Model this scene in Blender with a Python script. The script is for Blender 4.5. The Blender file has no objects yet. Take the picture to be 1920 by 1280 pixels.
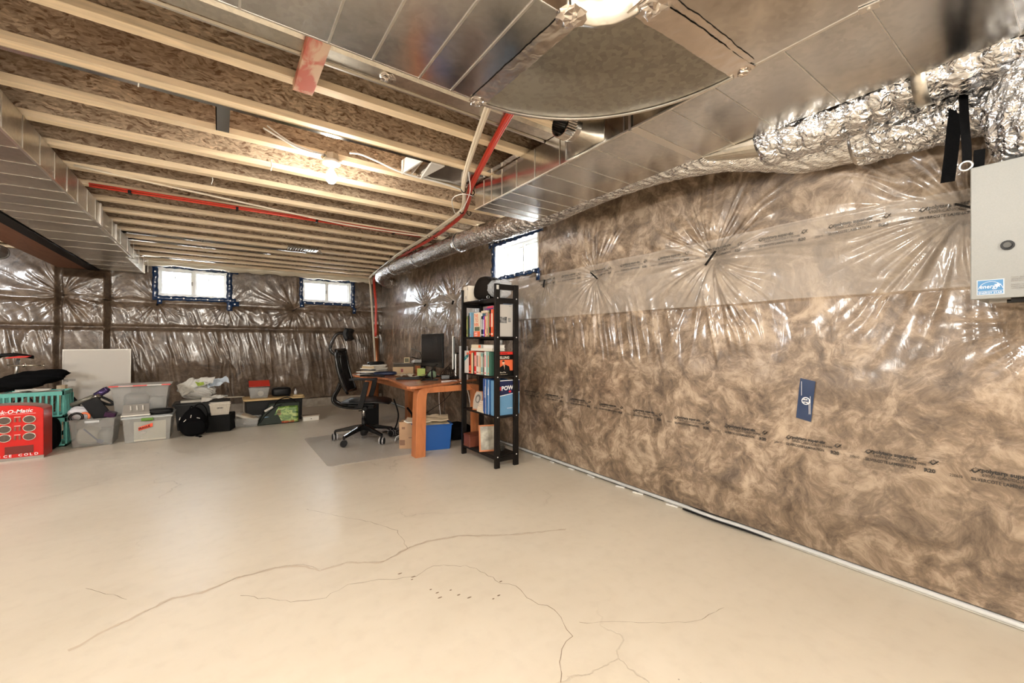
import bpy, math, random
import numpy as np
from mathutils import Vector, Matrix
random.seed(7)
C = bpy.context.scene
COL = C.collection
R = math.radians
# ---------------------------------------------------------------- camera, world, lights, exposure
cam = bpy.data.cameras.new('camera'); co = bpy.data.objects.new('camera', cam); COL.objects.link(co)
cam.sensor_width = 36; cam.lens = 779/1920*36; cam.clip_start = .02; cam.shift_y = .0005
co.location = (0, 0, 1.2); co.rotation_euler = (R(90), 0, R(-35.1)); C.camera = co
C.view_settings.view_transform = 'Standard'; C.view_settings.look = 'None'
C.view_settings.gamma = 1; C.view_settings.use_curve_mapping = False
C.view_settings.exposure = 1.38
C.cycles.max_bounces = 7; C.cycles.diffuse_bounces = 4; C.cycles.glossy_bounces = 4; C.cycles.transmission_bounces = 4; C.cycles.transparent_max_bounces = 8
C.cycles.use_adaptive_sampling = True; C.cycles.adaptive_threshold = .06; C.cycles.adaptive_min_samples = 16; C.cycles.caustics_refractive = False
W = bpy.data.worlds.new('sky'); C.world = W; W.use_nodes = True
W.node_tree.nodes['Background'].inputs[0].default_value = (.86, .93, 1, 1)
W.node_tree.nodes['Background'].inputs[1].default_value = 22.0
def point(name, loc, power, col, rad=.05):
    l = bpy.data.lights.new(name, 'POINT'); l.energy = power; l.color = col; l.shadow_soft_size = rad
    o = bpy.data.objects.new(name, l); o.location = loc; COL.objects.link(o); return o
def area(name, loc, rot, sx, sy, power, col):
    l = bpy.data.lights.new(name, 'AREA'); l.shape = 'RECTANGLE'; l.size = sx; l.size_y = sy; l.energy = power; l.color = col
    o = bpy.data.objects.new(name, l); o.location = loc; o.rotation_euler = rot; COL.objects.link(o); return o
WARM = (1, .95, .87)
point('bulb_light_behind', (-.1, .45, 2.2), 62, WARM, .09)
point('bulb_light_left', (-3.2, 2.2, 2.2), 55, WARM, .09)
point('fill_light_left_far', (-3.4, 4.6, 2.2), 60, (.97, .98, 1), .09)  # unseen lamp, made cool and strong as fill for the far floor
point('bulb_light_rear', (.4, -2.2, 2.2), 55, WARM, .09)
area('cool_fill_behind', (-.8, -3.9, 1.25), (R(90), 0, R(180)), 2.6, 2.0, 130, (.93, .96, 1))  # added cool fill panel, out of view behind the camera; no door modelled

# ---------------------------------------------------------------- helpers
class B:
    def __init__(s): s.v = []; s.f = []
    def add(s, v, f):
        n = len(s.v); s.v += [tuple(p) for p in v]; s.f += [tuple(n+i for i in q) for q in f]; return s
    def box(s, x0, x1, y0, y1, z0, z1):
        return s.hexa([(x0,y0),(x1,y0),(x1,y1),(x0,y1)], z0, [(x0,y0),(x1,y0),(x1,y1),(x0,y1)], z1)
    def hexa(s, a, z0, b, z1):
        return s.add([(x,y,z0) for x,y in a]+[(x,y,z1) for x,y in b],
                     [(3,2,1,0),(4,5,6,7),(0,1,5,4),(1,2,6,5),(2,3,7,6),(3,0,4,7)])
    def obb(s, c, size, rot=(0,0,0)):
        m = Matrix.Rotation(rot[2],3,'Z') @ Matrix.Rotation(rot[1],3,'Y') @ Matrix.Rotation(rot[0],3,'X')
        h = [k/2 for k in size]; c = Vector(c); vs = []
        for z in (-1,1):
            for x,y in ((-1,-1),(1,-1),(1,1),(-1,1)): vs.append(c + m @ Vector((x*h[0],y*h[1],z*h[2])))
        return s.add(vs, [(3,2,1,0),(4,5,6,7),(0,1,5,4),(1,2,6,5),(2,3,7,6),(3,0,4,7)])
    def prism(s, poly, axis, a, b):
        n = len(poly)
        def q(p, w):
            return {'x':(w,p[0],p[1]),'y':(p[0],w,p[1]),'z':(p[0],p[1],w)}[axis]
        return s.add([q(p,a) for p in poly]+[q(p,b) for p in poly],
                     [tuple(range(n))[::-1], tuple(range(n,2*n))]+[(i,(i+1)%n,n+(i+1)%n,n+i) for i in range(n)])
    def tube(s, pts, r, n=8, caps=True, flat=1.0):
        pts = [Vector(p) for p in pts]; rs = r if isinstance(r,(list,tuple)) else [r]*len(pts)
        up = Vector((0,0,1)); rings = []; prev = None
        for i,p in enumerate(pts):
            t = (pts[min(i+1,len(pts)-1)]-pts[max(i-1,0)]).normalized()
            if prev is None:
                a = t.cross(up) if abs(t.z) < .95 else t.cross(Vector((1,0,0)))
            else: a = prev - t*prev.dot(t)
            a.normalize(); prev = a; b = t.cross(a)
            rings.append([p + (a*math.cos(k*2*math.pi/n)+b*flat*math.sin(k*2*math.pi/n))*rs[i] for k in range(n)])
        v = [q for g in rings for q in g]
        f = [(i*n+k, i*n+(k+1)%n, (i+1)*n+(k+1)%n, (i+1)*n+k) for i in range(len(pts)-1) for k in range(n)]
        if caps: f += [tuple(range(n))[::-1], tuple((len(pts)-1)*n+k for k in range(n))]
        return s.add(v, f)
    def cyl(s, p0, p1, r0, r1=None, n=16, caps=True):
        return s.tube([p0,p1], [r0, r0 if r1 is None else r1], n, caps)
    def lathe(s, prof, c=(0,0,0), n=20, sx=1, sy=1):
        v = []; 
        for r,z in prof:
            for k in range(n):
                a = k*2*math.pi/n; v.append((c[0]+r*math.cos(a)*sx, c[1]+r*math.sin(a)*sy, c[2]+z))
        m = len(prof)
        f = [(i*n+k, i*n+(k+1)%n, (i+1)*n+(k+1)%n, (i+1)*n+k) for i in range(m-1) for k in range(n)]
        f += [tuple(range(n))[::-1], tuple((m-1)*n+k for k in range(n))]
        return s.add(v, f)
    def grid(s, P):   # P array (n,m,3)
        n, m = P.shape[:2]
        return s.add(P.reshape(-1,3).tolist(), [(i*m+j,(i+1)*m+j,(i+1)*m+j+1,i*m+j+1) for i in range(n-1) for j in range(m-1)])
WR = {}
def link(name, me, m, parent=None, smooth=False, bev=0, recentre=True):
    o = bpy.data.objects.new(name, me); COL.objects.link(o)
    if m: me.materials.append(m)
    if smooth and len(me.polygons): me.polygons.foreach_set('use_smooth', [True]*len(me.polygons))
    if parent is not None:
        o.parent = parent
        if parent.name in WR: o.location = [-k for k in WR[parent.name]]
    elif recentre and len(me.vertices):
        a = np.empty(len(me.vertices)*3, np.float32); me.vertices.foreach_get('co', a); a = a.reshape(-1,3)
        lo, hi = a.min(0), a.max(0); c = np.array([(lo[0]+hi[0])/2,(lo[1]+hi[1])/2,lo[2]], np.float32)
        me.vertices.foreach_set('co', (a-c).ravel()); o.location = c.tolist(); WR[o.name] = tuple(o.location)
    if bev:
        b = o.modifiers.new('bevel','BEVEL'); b.width = bev; b.segments = 2; b.limit_method = 'ANGLE'; b.angle_limit = R(40)
    return o
def obj(name, b, m, parent=None, smooth=False, bev=0, recentre=True):
    me = bpy.data.meshes.new(name); me.from_pydata(b.v, [], b.f); me.update()
    return link(name, me, m, parent, smooth, bev, recentre)
def tag(o, label, cat=None, group=None, kind=None):
    o['label'] = label
    if cat: o['category'] = cat
    if group: o['group'] = group
    if kind: o['kind'] = kind
    return o
def thing(name, label, cat, loc=(0,0,0), rz=0, group=None, world=False):
    o = bpy.data.objects.new(name, None); COL.objects.link(o); o.empty_display_size = .05
    o.location = loc; o.rotation_euler = (0,0,rz); tag(o, label, cat, group)
    if world: WR[o.name] = tuple(loc)
    return o
def solo(name, b, m, label, cat, group=None, smooth=False, bev=0):
    return tag(obj(name, b, m, None, smooth, bev), label, cat, group)
def struct(name, b, m, smooth=False, bev=0):
    o = obj(name, b, m, None, smooth, bev); o['kind'] = 'structure'; return o
_tc = {}
def text(name, s, size, m, parent, o, xd=(1,0,0), yd=(0,0,1), align='LEFT', bold=0, squeeze=1.0, deform=None, sub=0):
    key = (s, size, align, bold)
    if key not in _tc:
        c = bpy.data.curves.new('t','FONT'); c.body = s; c.size = size; c.align_x = align; c.extrude = 0; c.offset = bold; c.resolution_u = 2
        t = bpy.data.objects.new('t', c); _tc[key] = bpy.data.meshes.new_from_object(t)
        bpy.data.objects.remove(t); bpy.data.curves.remove(c)
    me = _tc[key].copy(); me.name = name
    xd, yd, o = Vector(xd), Vector(yd), Vector(o)
    a = np.empty(len(me.vertices)*3, np.float32); me.vertices.foreach_get('co', a); a = a.reshape(-1,3)
    q = np.array(o)[None] + a[:,:1]*squeeze*np.array(xd)[None] + a[:,1:2]*np.array(yd)[None]
    if deform: q = deform(q)
    me.vertices.foreach_set('co', q.astype(np.float32).ravel()); me.update()
    me.materials.clear()
    return link(name, me, m, parent)
def joinm(name, objs, parent, m):   # several text meshes into one part
    v = []; f = []
    for t in objs:
        n = len(v); v += [tuple(x.co) for x in t.data.vertices]; f += [tuple(n+i for i in p.vertices) for p in t.data.polygons]
        me = t.data; bpy.data.objects.remove(t); bpy.data.meshes.remove(me)
    b = B(); b.v = v; b.f = f
    return obj(name, b, m, parent)
def crom(pts, n=8):
    P = [Vector(p) for p in pts]; P = [P[0]*2-P[1]] + P + [P[-1]*2-P[-2]]; out = []
    for i in range(1, len(P)-2):
        for k in range(n):
            t = k/n; a,b,c,d = P[i-1],P[i],P[i+1],P[i+2]
            out.append(.5*((2*b)+(c-a)*t+(2*a-5*b+4*c-d)*t*t+(3*b-a-3*c+d)*t**3))
    return out+[P[-2]]

# numpy value noise
_rng = np.random.RandomState(3); _T = _rng.rand(256,256)
def vn(x, y):
    xi = np.floor(x).astype(int); yi = np.floor(y).astype(int); fx = x-xi; fy = y-yi
    fx = fx*fx*(3-2*fx); fy = fy*fy*(3-2*fy)
    g = lambda a,b: _T[a % 256, b % 256]
    return (g(xi,yi)*(1-fx)+g(xi+1,yi)*fx)*(1-fy)+(g(xi,yi+1)*(1-fx)+g(xi+1,yi+1)*fx)*fy
def fbm(x, y, o=4):
    s = 0; a = .5
    for k in range(o): s = s + a*vn(x*2**k+17*k, y*2**k+9*k); a /= 2
    return s
def ridge(x, y): return 1-np.abs(2*vn(x,y)-1)

# ---------------------------------------------------------------- materials
class NT:
    def __init__(s, m): s.t = m.node_tree; s.n = s.t.nodes; s.p = s.n['Principled BSDF']
    def node(s, ty, **k):
        n = s.n.new(ty)
        for a,v in k.items():
            if a.startswith('i_'): n.inputs[a[2:].replace('_',' ')].default_value = v
            else: setattr(n, a, v)
        return n
    def L(s, a, b): s.t.links.new(a, b)
    def ramp(s, fac, stops):
        r = s.node('ShaderNodeValToRGB'); e = r.color_ramp.elements
        while len(e) < len(stops): e.new(.5)
        for k,(p,c) in enumerate(stops): e[k].position = p; e[k].color = (*c,1) if len(c) == 3 else c
        s.L(fac, r.inputs[0]); return r.outputs[0]
    def coord(s, world=False, scale=(1,1,1), rot=(0,0,0)):
        mp = s.node('ShaderNodeMapping'); mp.inputs['Scale'].default_value = scale; mp.inputs['Rotation'].default_value = rot
        if world: s.L(s.node('ShaderNodeNewGeometry').outputs['Position'], mp.inputs[0])
        else: s.L(s.node('ShaderNodeTexCoord').outputs['Object'], mp.inputs[0])
        return mp.outputs[0]
    def noise(s, co, sc, det=3, dist=0, rough=.5):
        n = s.node('ShaderNodeTexNoise'); n.inputs['Scale'].default_value = sc; n.inputs['Detail'].default_value = det
        n.inputs['Distortion'].default_value = dist; n.inputs['Roughness'].default_value = rough
        s.L(co, n.inputs['Vector']); return n.outputs['Fac']
    def vor(s, co, sc, feat='F1', out='Distance', rnd=1):
        n = s.node('ShaderNodeTexVoronoi', feature=feat); n.inputs['Scale'].default_value = sc; n.inputs['Randomness'].default_value = rnd
        s.L(co, n.inputs['Vector']); return n.outputs[out]
    def math(s, op, a, b=None, clamp=False):
        n = s.node('ShaderNodeMath', operation=op, use_clamp=clamp)
        for i,x in enumerate((a,b)):
            if x is None: continue
            if isinstance(x,(int,float)): n.inputs[i].default_value = x
            else: s.L(x, n.inputs[i])
        return n.outputs[0]
    def mix(s, f, a, b, mode='MIX'):
        n = s.node('ShaderNodeMix', data_type='RGBA', blend_type=mode)
        for i,x in ((0,f),(6,a),(7,b)):
            if isinstance(x,(int,float)): n.inputs[i].default_value = x
            elif isinstance(x,tuple): n.inputs[i].default_value = (*x,1)
            else: s.L(x, n.inputs[i])
        return n.outputs[2]
    def bump(s, h, st=.3, d=.01, prev=None):
        n = s.node('ShaderNodeBump'); n.inputs['Strength'].default_value = st; n.inputs['Distance'].default_value = d
        s.L(h, n.inputs['Height'])
        if prev: s.L(prev, n.inputs['Normal'])
        return n.outputs[0]
def mat(name, col=(.5,.5,.5), rough=.5, metal=0, coat=0, alpha=1, trans=0, emit=None, es=0, spec=.5, grain=0, bump=0, gs=60):
    m = bpy.data.materials.new(name); m.use_nodes = True; t = NT(m); p = t.p
    p.inputs['Base Color'].default_value = (*col,1); p.inputs['Roughness'].default_value = rough; p.inputs['Metallic'].default_value = metal
    p.inputs['Coat Weight'].default_value = coat; p.inputs['Coat Roughness'].default_value = .08; p.inputs['Alpha'].default_value = alpha
    p.inputs['Transmission Weight'].default_value = trans; p.inputs['Specular IOR Level'].default_value = spec
    if emit: p.inputs['Emission Color'].default_value = (*emit,1); p.inputs['Emission Strength'].default_value = es
    if grain or bump:
        n = t.noise(t.coord(), gs, 3)
        if grain:
            lo = tuple(c*(1-grain) for c in col); hi = tuple(min(1,c*(1+grain)) for c in col)
            t.L(t.ramp(n, [(.3,lo),(.7,hi)]), p.inputs['Base Color'])
        if bump: t.L(t.bump(n, bump, .003), p.inputs['Normal'])
    return m
M = {}
def concrete():
    m = mat('concrete_floor', rough=.42, spec=.4); t = NT(m); g = t.coord(True)
    n1 = t.noise(g, .9, 5, .4); n2 = t.noise(g, 14, 4); n3 = t.noise(t.coord(True,(1,3.5,1),(0,0,R(20))), 2.2, 6, .5)
    c = t.ramp(n1, [(.3,(.62,.565,.465)),(.7,(.71,.655,.55))])
    c = t.mix(t.math('MULTIPLY', t.ramp(n3,[(.42,(0,0,0)),(.8,(1,1,1))]), .22), c, (.76,.71,.62))
    c = t.mix(t.math('MULTIPLY', t.ramp(n2,[(.3,(1,1,1)),(.5,(0,0,0))]), .10), c, (.40,.345,.27))
    # hairline cracks: warped cell edges, thinned and broken up
    wn = t.node('ShaderNodeTexNoise'); wn.inputs['Scale'].default_value = 2.6; wn.inputs['Detail'].default_value = 7; t.L(g, wn.inputs['Vector'])
    va = t.node('ShaderNodeVectorMath', operation='MULTIPLY_ADD'); t.L(wn.outputs['Color'], va.inputs[0]); va.inputs[1].default_value = (.55,.55,.0); t.L(t.coord(True,(1,1,0)), va.inputs[2])
    e = t.vor(va.outputs[0], .55, 'DISTANCE_TO_EDGE')
    line = t.ramp(e, [(.0,(1,1,1)),(.0028,(0,0,0))]); mask = t.ramp(t.noise(g, .8, 3), [(.47,(0,0,0)),(.55,(1,1,1))])
    wide = t.ramp(e, [(.0,(1,1,1)),(.03,(0,0,0))])
    ln = t.math('MULTIPLY', line, mask)
    c = t.mix(t.math('MULTIPLY', ln, .22), c, (.16,.115,.08))
    c = t.mix(t.math('MULTIPLY', t.math('MULTIPLY', wide, mask), .07), c, (.36,.28,.2))
    sp = t.math('MULTIPLY', t.ramp(t.vor(g, 22), [(.05,(1,1,1)),(.09,(0,0,0))]), t.ramp(t.noise(g, 1.7, 2), [(.66,(0,0,0)),(.72,(1,1,1))]))
    c = t.mix(sp, c, (.12,.08,.05))
    t.L(c, t.p.inputs['Base Color'])
    t.L(t.ramp(n1, [(.3,(.31,)*3),(.7,(.40,)*3)]), t.p.inputs['Roughness'])
    h = t.math('ADD', t.math('MULTIPLY', n2, .6), t.math('MULTIPLY', t.noise(t.coord(True,(1,2,1)), 2.2, 3), .8)); h = t.math('SUBTRACT', h, t.math('MULTIPLY', ln, .6))
    t.L(t.bump(h, .35, .006), t.p.inputs['Normal'])
    return m
def fibre(name, a, b, c3, band=False, scale=1.0):
    """fibreglass batt under clear polythene"""
    m = mat(name, rough=.34, spec=.5); t = NT(m); g = t.coord(True)
    w = t.node('ShaderNodeTexNoise'); w.inputs['Scale'].default_value = 2.2*scale; w.inputs['Detail'].default_value = 3; t.L(g, w.inputs['Vector'])
    va = t.node('ShaderNodeVectorMath', operation='MULTIPLY_ADD'); t.L(w.outputs['Color'], va.inputs[0]); va.inputs[1].default_value = (.34,.34,.34); t.L(g, va.inputs[2])
    n1 = t.noise(va.outputs[0], 4.6*scale, 9, .9, .68); n2 = t.noise(va.outputs[0], 15*scale, 7, .8, .72); n3 = t.noise(g, 1.1, 3)
    n = t.math('ADD', t.math('MULTIPLY', n1, .62), t.math('MULTIPLY', n2, .38))
    c = t.ramp(n, [(.38,a),(.49,b),(.60,c3)])
    c = t.mix(t.math('MULTIPLY', t.ramp(n3,[(.42,(0,0,0)),(.62,(1,1,1))]), .30), c, tuple(x*.55 for x in a))
    if band:   # second layer of sheet where the rolls overlap: a milky strip of its own
        sx = t.node('ShaderNodeSeparateXYZ'); t.L(g, sx.inputs[0]); z = sx.outputs[2]
        zz = t.math('ADD', z, t.math('MULTIPLY', t.noise(g, 1.5, 1), .03))
        f = t.math('MULTIPLY', t.math('GREATER_THAN', zz, 1.462), t.math('LESS_THAN', zz, 1.905))
        c = t.mix(t.math('MULTIPLY', f, .50), c, (.42,.37,.32))
    t.L(c, t.p.inputs['Base Color'])
    t.p.inputs['Coat Weight'].default_value = .9; t.p.inputs['Coat Roughness'].default_value = .15
    h = t.noise(t.coord(True,(1,1,.35)), 20, 3, .6); 
    nb = t.bump(h, .13, .008); t.L(nb, t.p.inputs['Coat Normal']); t.L(t.bump(n2, .35, .01), t.p.inputs['Normal'])
    return m
def osb(name, base, warm, ax=(1,1,1)):
    m = mat(name, rough=.7, spec=.25); t = NT(m); g = t.coord(True, ax)
    g2 = t.node('ShaderNodeVectorMath', operation='MULTIPLY_ADD'); wn = t.node('ShaderNodeTexNoise'); wn.inputs['Scale'].default_value = 9; t.L(g, wn.inputs['Vector'])
    t.L(wn.outputs['Color'], g2.inputs[0]); g2.inputs[1].default_value = (.09,.09,.09); t.L(g, g2.inputs[2])
    def chips(rot, sc):
        mp = t.node('ShaderNodeMapping'); mp.inputs['Rotation'].default_value = rot; mp.inputs['Scale'].default_value = (sc*.28, sc, sc*.9); t.L(g2.outputs[0], mp.inputs[0])
        v = t.node('ShaderNodeTexVoronoi'); v.inputs['Scale'].default_value = 1; t.L(mp.outputs[0], v.inputs['Vector'])
        s = t.node('ShaderNodeSeparateColor'); t.L(v.outputs['Color'], s.inputs[0]); return s.outputs[0], s.outputs[1]
    a, a2 = chips((0,R(35),R(30)), 92); b, b2 = chips((0,R(-50),R(-65)), 120)
    n = t.math('ADD', t.math('MULTIPLY', a, .5), t.math('MULTIPLY', b, .5))
    fn = t.noise(t.coord(True,(18,60,60)), 1.6, 4, .8); n = t.math('ADD', t.math('MULTIPLY', n, .62), t.math('MULTIPLY', fn, .38))
    c = t.ramp(n, [(.24,warm),(.45,base),(.8,tuple(min(1,x*1.8) for x in base))])
    c = t.mix(t.math('MULTIPLY', t.ramp(t.noise(g, 1.6, 3),[(.4,(0,0,0)),(.65,(1,1,1))]), .5), c, warm)
    t.L(c, t.p.inputs['Base Color']); t.L(t.bump(n, .5, .004), t.p.inputs['Normal']); return m
def lumber(name, col, world=True, knots=True, ax=(1.2,14,14)):
    m = mat(name, rough=.6, spec=.3); t = NT(m); g = t.coord(world, ax)
    n = t.noise(g, 2.2, 5, 1.2); c = t.ramp(n, [(.3,tuple(x*.80 for x in col)),(.55,col),(.75,tuple(min(1,x*1.12) for x in col))])
    if knots:
        k = t.vor(t.coord(world,tuple(a*.22 for a in ax)), 2.6); c = t.mix(t.ramp(k,[(.05,(.85,)*3),(.085,(0,0,0))]), c, (.16,.07,.03))
    saw = t.noise(t.coord(world,(90,6,6)), 1.0, 2)
    t.L(c, t.p.inputs['Base Color']); t.L(t.bump(t.math('ADD',n,t.math('MULTIPLY',saw,.6)), .25, .003), t.p.inputs['Normal']); return m
def galv(name, col=(.62,.61,.59), rough=.26, spangle=.10, ax=(1,1,1)):
    m = mat(name, col, rough, 1); t = NT(m); g = t.coord(True, ax)
    v = t.vor(g, 55, 'F1', 'Color'); s = t.node('ShaderNodeSeparateColor'); t.L(v, s.inputs[0])
    n = t.noise(g, 1.7, 3, .5)
    c = t.ramp(t.math('ADD', t.math('MULTIPLY', s.outputs[0], spangle*2), t.math('MULTIPLY', n, 1-spangle*2)), [(.25,tuple(x*.72 for x in col)),(.6,col)])
    t.L(c, t.p.inputs['Base Color']); t.L(t.ramp(n, [(.3,(rough*.75,)*3),(.7,(rough*1.3,)*3)]), t.p.inputs['Roughness'])
    t.L(t.bump(t.noise(g, 2.6, 2), .25, .02), t.p.inputs['Normal']); return m
def foil(name, col=(.78,.77,.76), rough=.16, sc=26, st=.8, stretch=(1,1,1)):
    m = mat(name, col, rough, 1); t = NT(m); g = t.coord(True, stretch)
    w = t.node('ShaderNodeTexNoise'); w.inputs['Scale'].default_value = 14; t.L(g, w.inputs['Vector'])
    va = t.node('ShaderNodeVectorMath', operation='MULTIPLY_ADD'); t.L(w.outputs['Color'], va.inputs[0]); va.inputs[1].default_value = (.06,.06,.06); t.L(g, va.inputs[2])
    a = t.noise(va.outputs[0], sc*.9, 2, .4); a = t.math('ABSOLUTE', t.math('SUBTRACT', a, .5)); h = t.math('ADD', t.math('MULTIPLY', a, 2.2), t.math('MULTIPLY', t.vor(va.outputs[0], sc*1.9), .45))
    t.L(t.bump(h, st, .012), t.p.inputs['Normal']); return m
M['floor'] = concrete()
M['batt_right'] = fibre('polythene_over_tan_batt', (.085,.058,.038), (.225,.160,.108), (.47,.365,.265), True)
M['batt_far'] = fibre('polythene_over_dimmed_batt', (.055,.035,.022), (.125,.082,.052), (.21,.15,.10), False, 1.3)  # the tan batt again, darkened in colour for the far wall's dimmer light
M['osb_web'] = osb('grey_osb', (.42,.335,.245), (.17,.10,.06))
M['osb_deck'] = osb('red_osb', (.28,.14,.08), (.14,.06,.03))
M['lumber'] = lumber('spruce_flange', (.84,.69,.49))
M['lumber_red'] = mat('red_stained_spruce', (.66,.48,.36), .65); 
_t = NT(M['lumber_red']); _t.L(_t.ramp(_t.noise(_t.coord(True,(14,6,6)),1.2,4,.8),[(.42,(.66,.47,.34)),(.58,(.52,.13,.09))]), _t.p.inputs['Base Color'])
M['lumber_dark'] = lumber('dark_beam_wood', (.22,.10,.06), True, False, (8,1,8))
M['galv'] = galv('galvanised_sheet',(.68,.67,.65),.17,.08); M['galv_dull'] = galv('dull_galvanised_sheet', (.42,.40,.345), .45, .16)
M['galv_side'] = galv('bright_galvanised_side', (.70,.66,.58), .30)
M['galv_rough'] = galv('brushed_galvanised_sheet', (.62,.58,.51), .36, .08)
M['galv_edge'] = mat('folded_sheet_edge', (.80,.77,.72), .3, 1)
M['foil'] = foil('crinkled_foil',(.74,.75,.77),.2,30,.7,(1,1,1)); M['foil_s'] = foil('stretched_foil', (.82,.82,.82), .17, 22, .5, (3,.7,3)); M['foil_tape'] = foil('foil_tape', (.80,.74,.68), .24, 9, .22)
M['black'] = mat('black_plastic', (.006,.006,.0065), .42, spec=.22); M['black_m'] = mat('black_fabric', (.0055,.0055,.006), .9, spec=.06, bump=.5, gs=200)
M['black_g'] = mat('black_gloss', (.005,.005,.0055), .16, coat=.12, spec=.4); M['steel_dark'] = mat('dark_steel', (.010,.009,.009), .6, 0, spec=.15)
M['white'] = mat('white_vinyl', (.80,.81,.80), .4); M['cream'] = mat('cream_pipe', (.68,.60,.48), .4); M['red_pipe'] = mat('red_pipe', (.62,.055,.03), .32)
M['navy'] = mat('navy_tape', (.012,.035,.10), .25, coat=.6); M['print_w'] = mat('white_print', (.82,.83,.85), .4); M['ink'] = mat('black_ink', (.025,.022,.02), .4, coat=.5)
M['ink_faint'] = mat('grey_ink', (.13,.115,.10), .4, coat=.5)
M['glass'] = mat('window_glass', (.95,.97,.97), .02, alpha=.12, spec=.6)
M['siding'] = mat('white_siding', (.82,.85,.88), .6)
M['concrete_wall'] = mat('foundation_concrete', (.36,.31,.25), .8, grain=.18, bump=.4, gs=14)
M['drywall'] = mat('unpainted_drywall', (.58,.52,.44), .85)
M['membrane'] = mat('dimple_membrane', (.05,.048,.044), .45); M['white_strip'] = mat('white_trim_strip', (.75,.74,.71), .35)
M['porcelain'] = mat('porcelain', (.85,.84,.80), .2); M['bulb'] = mat('lit_bulb', (1,1,1), .4, emit=(1,.90,.76), es=190)
M['copper'] = mat('copper_pipe', (.52,.20,.09), .3, .8); M['hrv'] = mat('grey_enamel', (.235,.24,.23), .45, grain=.04, gs=300)
M['clear'] = mat('clear_plastic', (.72,.74,.74), .16, alpha=.30, spec=.6); M['clear_lid'] = mat('clear_lid_plastic', (.80,.82,.82), .2, alpha=.55)
M['polybag'] = mat('thin_clear_polythene', (.86,.90,.94), .12, alpha=.42, coat=1)
M['paper'] = mat('white_paper', (.76,.74,.68), .7); M['wood_o'] = lumber('orange_beech_veneer', (.52,.19,.075), False, False, (6,6,1.5)); NT(M['wood_o']).p.inputs['Roughness'].default_value = .33
M['wood_top'] = lumber('orange_beech_top', (.50,.185,.08), False, False, (2,8,8)); NT(M['wood_top']).p.inputs['Roughness'].default_value = .22
M['shelf_wood'] = lumber('black_brown_stained_pine', (.0095,.0075,.0065), False, False, (6,6,1)); NT(M['shelf_wood']).p.inputs['Specular IOR Level'].default_value = .2; NT(M['shelf_wood']).p.inputs['Roughness'].default_value = .42
_pm = {}
def pm(col, rough=.5, metal=0, coat=0):
    k = (tuple(col), rough, metal, coat)
    if k not in _pm: _pm[k] = mat('coloured_finish_%d' % len(_pm), col, rough, metal, coat, spec=.15 if max(col) < .07 else .4)
    return _pm[k]

# ---------------------------------------------------------------- shell
XR, YF, ZJ, ZD = 2.72, 8.5, 2.45, 2.752      # right sheet, far sheet, joist underside, deck underside
b = B(); b.box(-6,3.0,-4,8.8,-.12,0); floor = struct('floor', b, M['floor'])
# hairline cracks, a trowel ridge and small pits in the slab, where they lie in the room
def crack(name, pts, w, m, jit, seed, lab=None):
    rr = random.Random(seed); out = []
    for i in range(len(pts)-1):
        a, c = Vector((*pts[i],0)), Vector((*pts[i+1],0)); n = max(2,int((c-a).length/.03))
        for k in range(n): out.append(a.lerp(c,k/n)+Vector((rr.uniform(-jit,jit),rr.uniform(-jit,jit),0)))
    out.append(Vector((*pts[-1],0))); b = B(); V = []
    for i,p in enumerate(out):
        t_ = (out[min(i+1,len(out)-1)]-out[max(i-1,0)]).normalized(); s_ = Vector((-t_.y,t_.x,0))*w*.5*(.4+1.0*rr.random())
        V += [tuple(p-s_+Vector((0,0,.0006))),tuple(p+s_+Vector((0,0,.0006)))]
    b.add(V,[(2*i,2*i+2,2*i+3,2*i+1) for i in range(len(out)-1)]); o = obj(name, b, m, floor)
    if lab: o['label'] = lab
ck = mat('crack_dust',(.20,.145,.10),.9); rg = mat('trowel_ridge_concrete',(.57,.49,.39),.6)
crack('trowel_ridge', [(-0.479, 2.31), (-0.387, 2.392), (-0.293, 2.44), (-0.189, 2.506), (-0.068, 2.484), (0.061, 2.531), (0.237, 2.528), (0.357, 2.476), (0.429, 2.362), (0.563, 2.364), (0.717, 2.256), (0.895, 2.327), (1.017, 2.34), (1.207, 2.291), (1.487, 2.116), (1.809, 1.98)], .016, rg, .006, 1)
crack('crack', [(-0.283, 2.444), (-0.179, 2.51), (-0.058, 2.488), (0.071, 2.535), (0.247, 2.532), (0.367, 2.48), (0.439, 2.366), (0.573, 2.368), (0.727, 2.26), (0.905, 2.331), (1.027, 2.344), (1.217, 2.295), (1.497, 2.12), (1.819, 1.984)], .0022, ck, .006, 2); crack('crack', [(-0.532, 2.85), (-0.442, 2.734), (-0.356, 2.618)], .0018, ck, .007, 3); crack('crack', [(0.895, 2.327), (0.922, 2.58), (0.833, 2.785), (0.644, 3.074), (0.51, 3.292)], .0020, ck, .007, 4); crack('crack', [(0.077, 2.344), (0.178, 2.248), (0.298, 2.139), (0.405, 2.101), (0.511, 2.144), (0.654, 2.099), (0.822, 2.025), (0.931, 2.072), (1.084, 1.965), (1.125, 1.842), (1.147, 1.724), (1.193, 1.656), (1.182, 1.528), (1.227, 1.42), (1.211, 1.328), (1.172, 1.25), (1.091, 1.212), (0.982, 1.099)], .0022, ck, .008, 5); crack('crack', [(1.255, 1.286), (1.39, 1.202), (1.542, 1.084), (1.697, 0.997), (1.863, 0.986)], .0016, ck, .007, 6)
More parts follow.
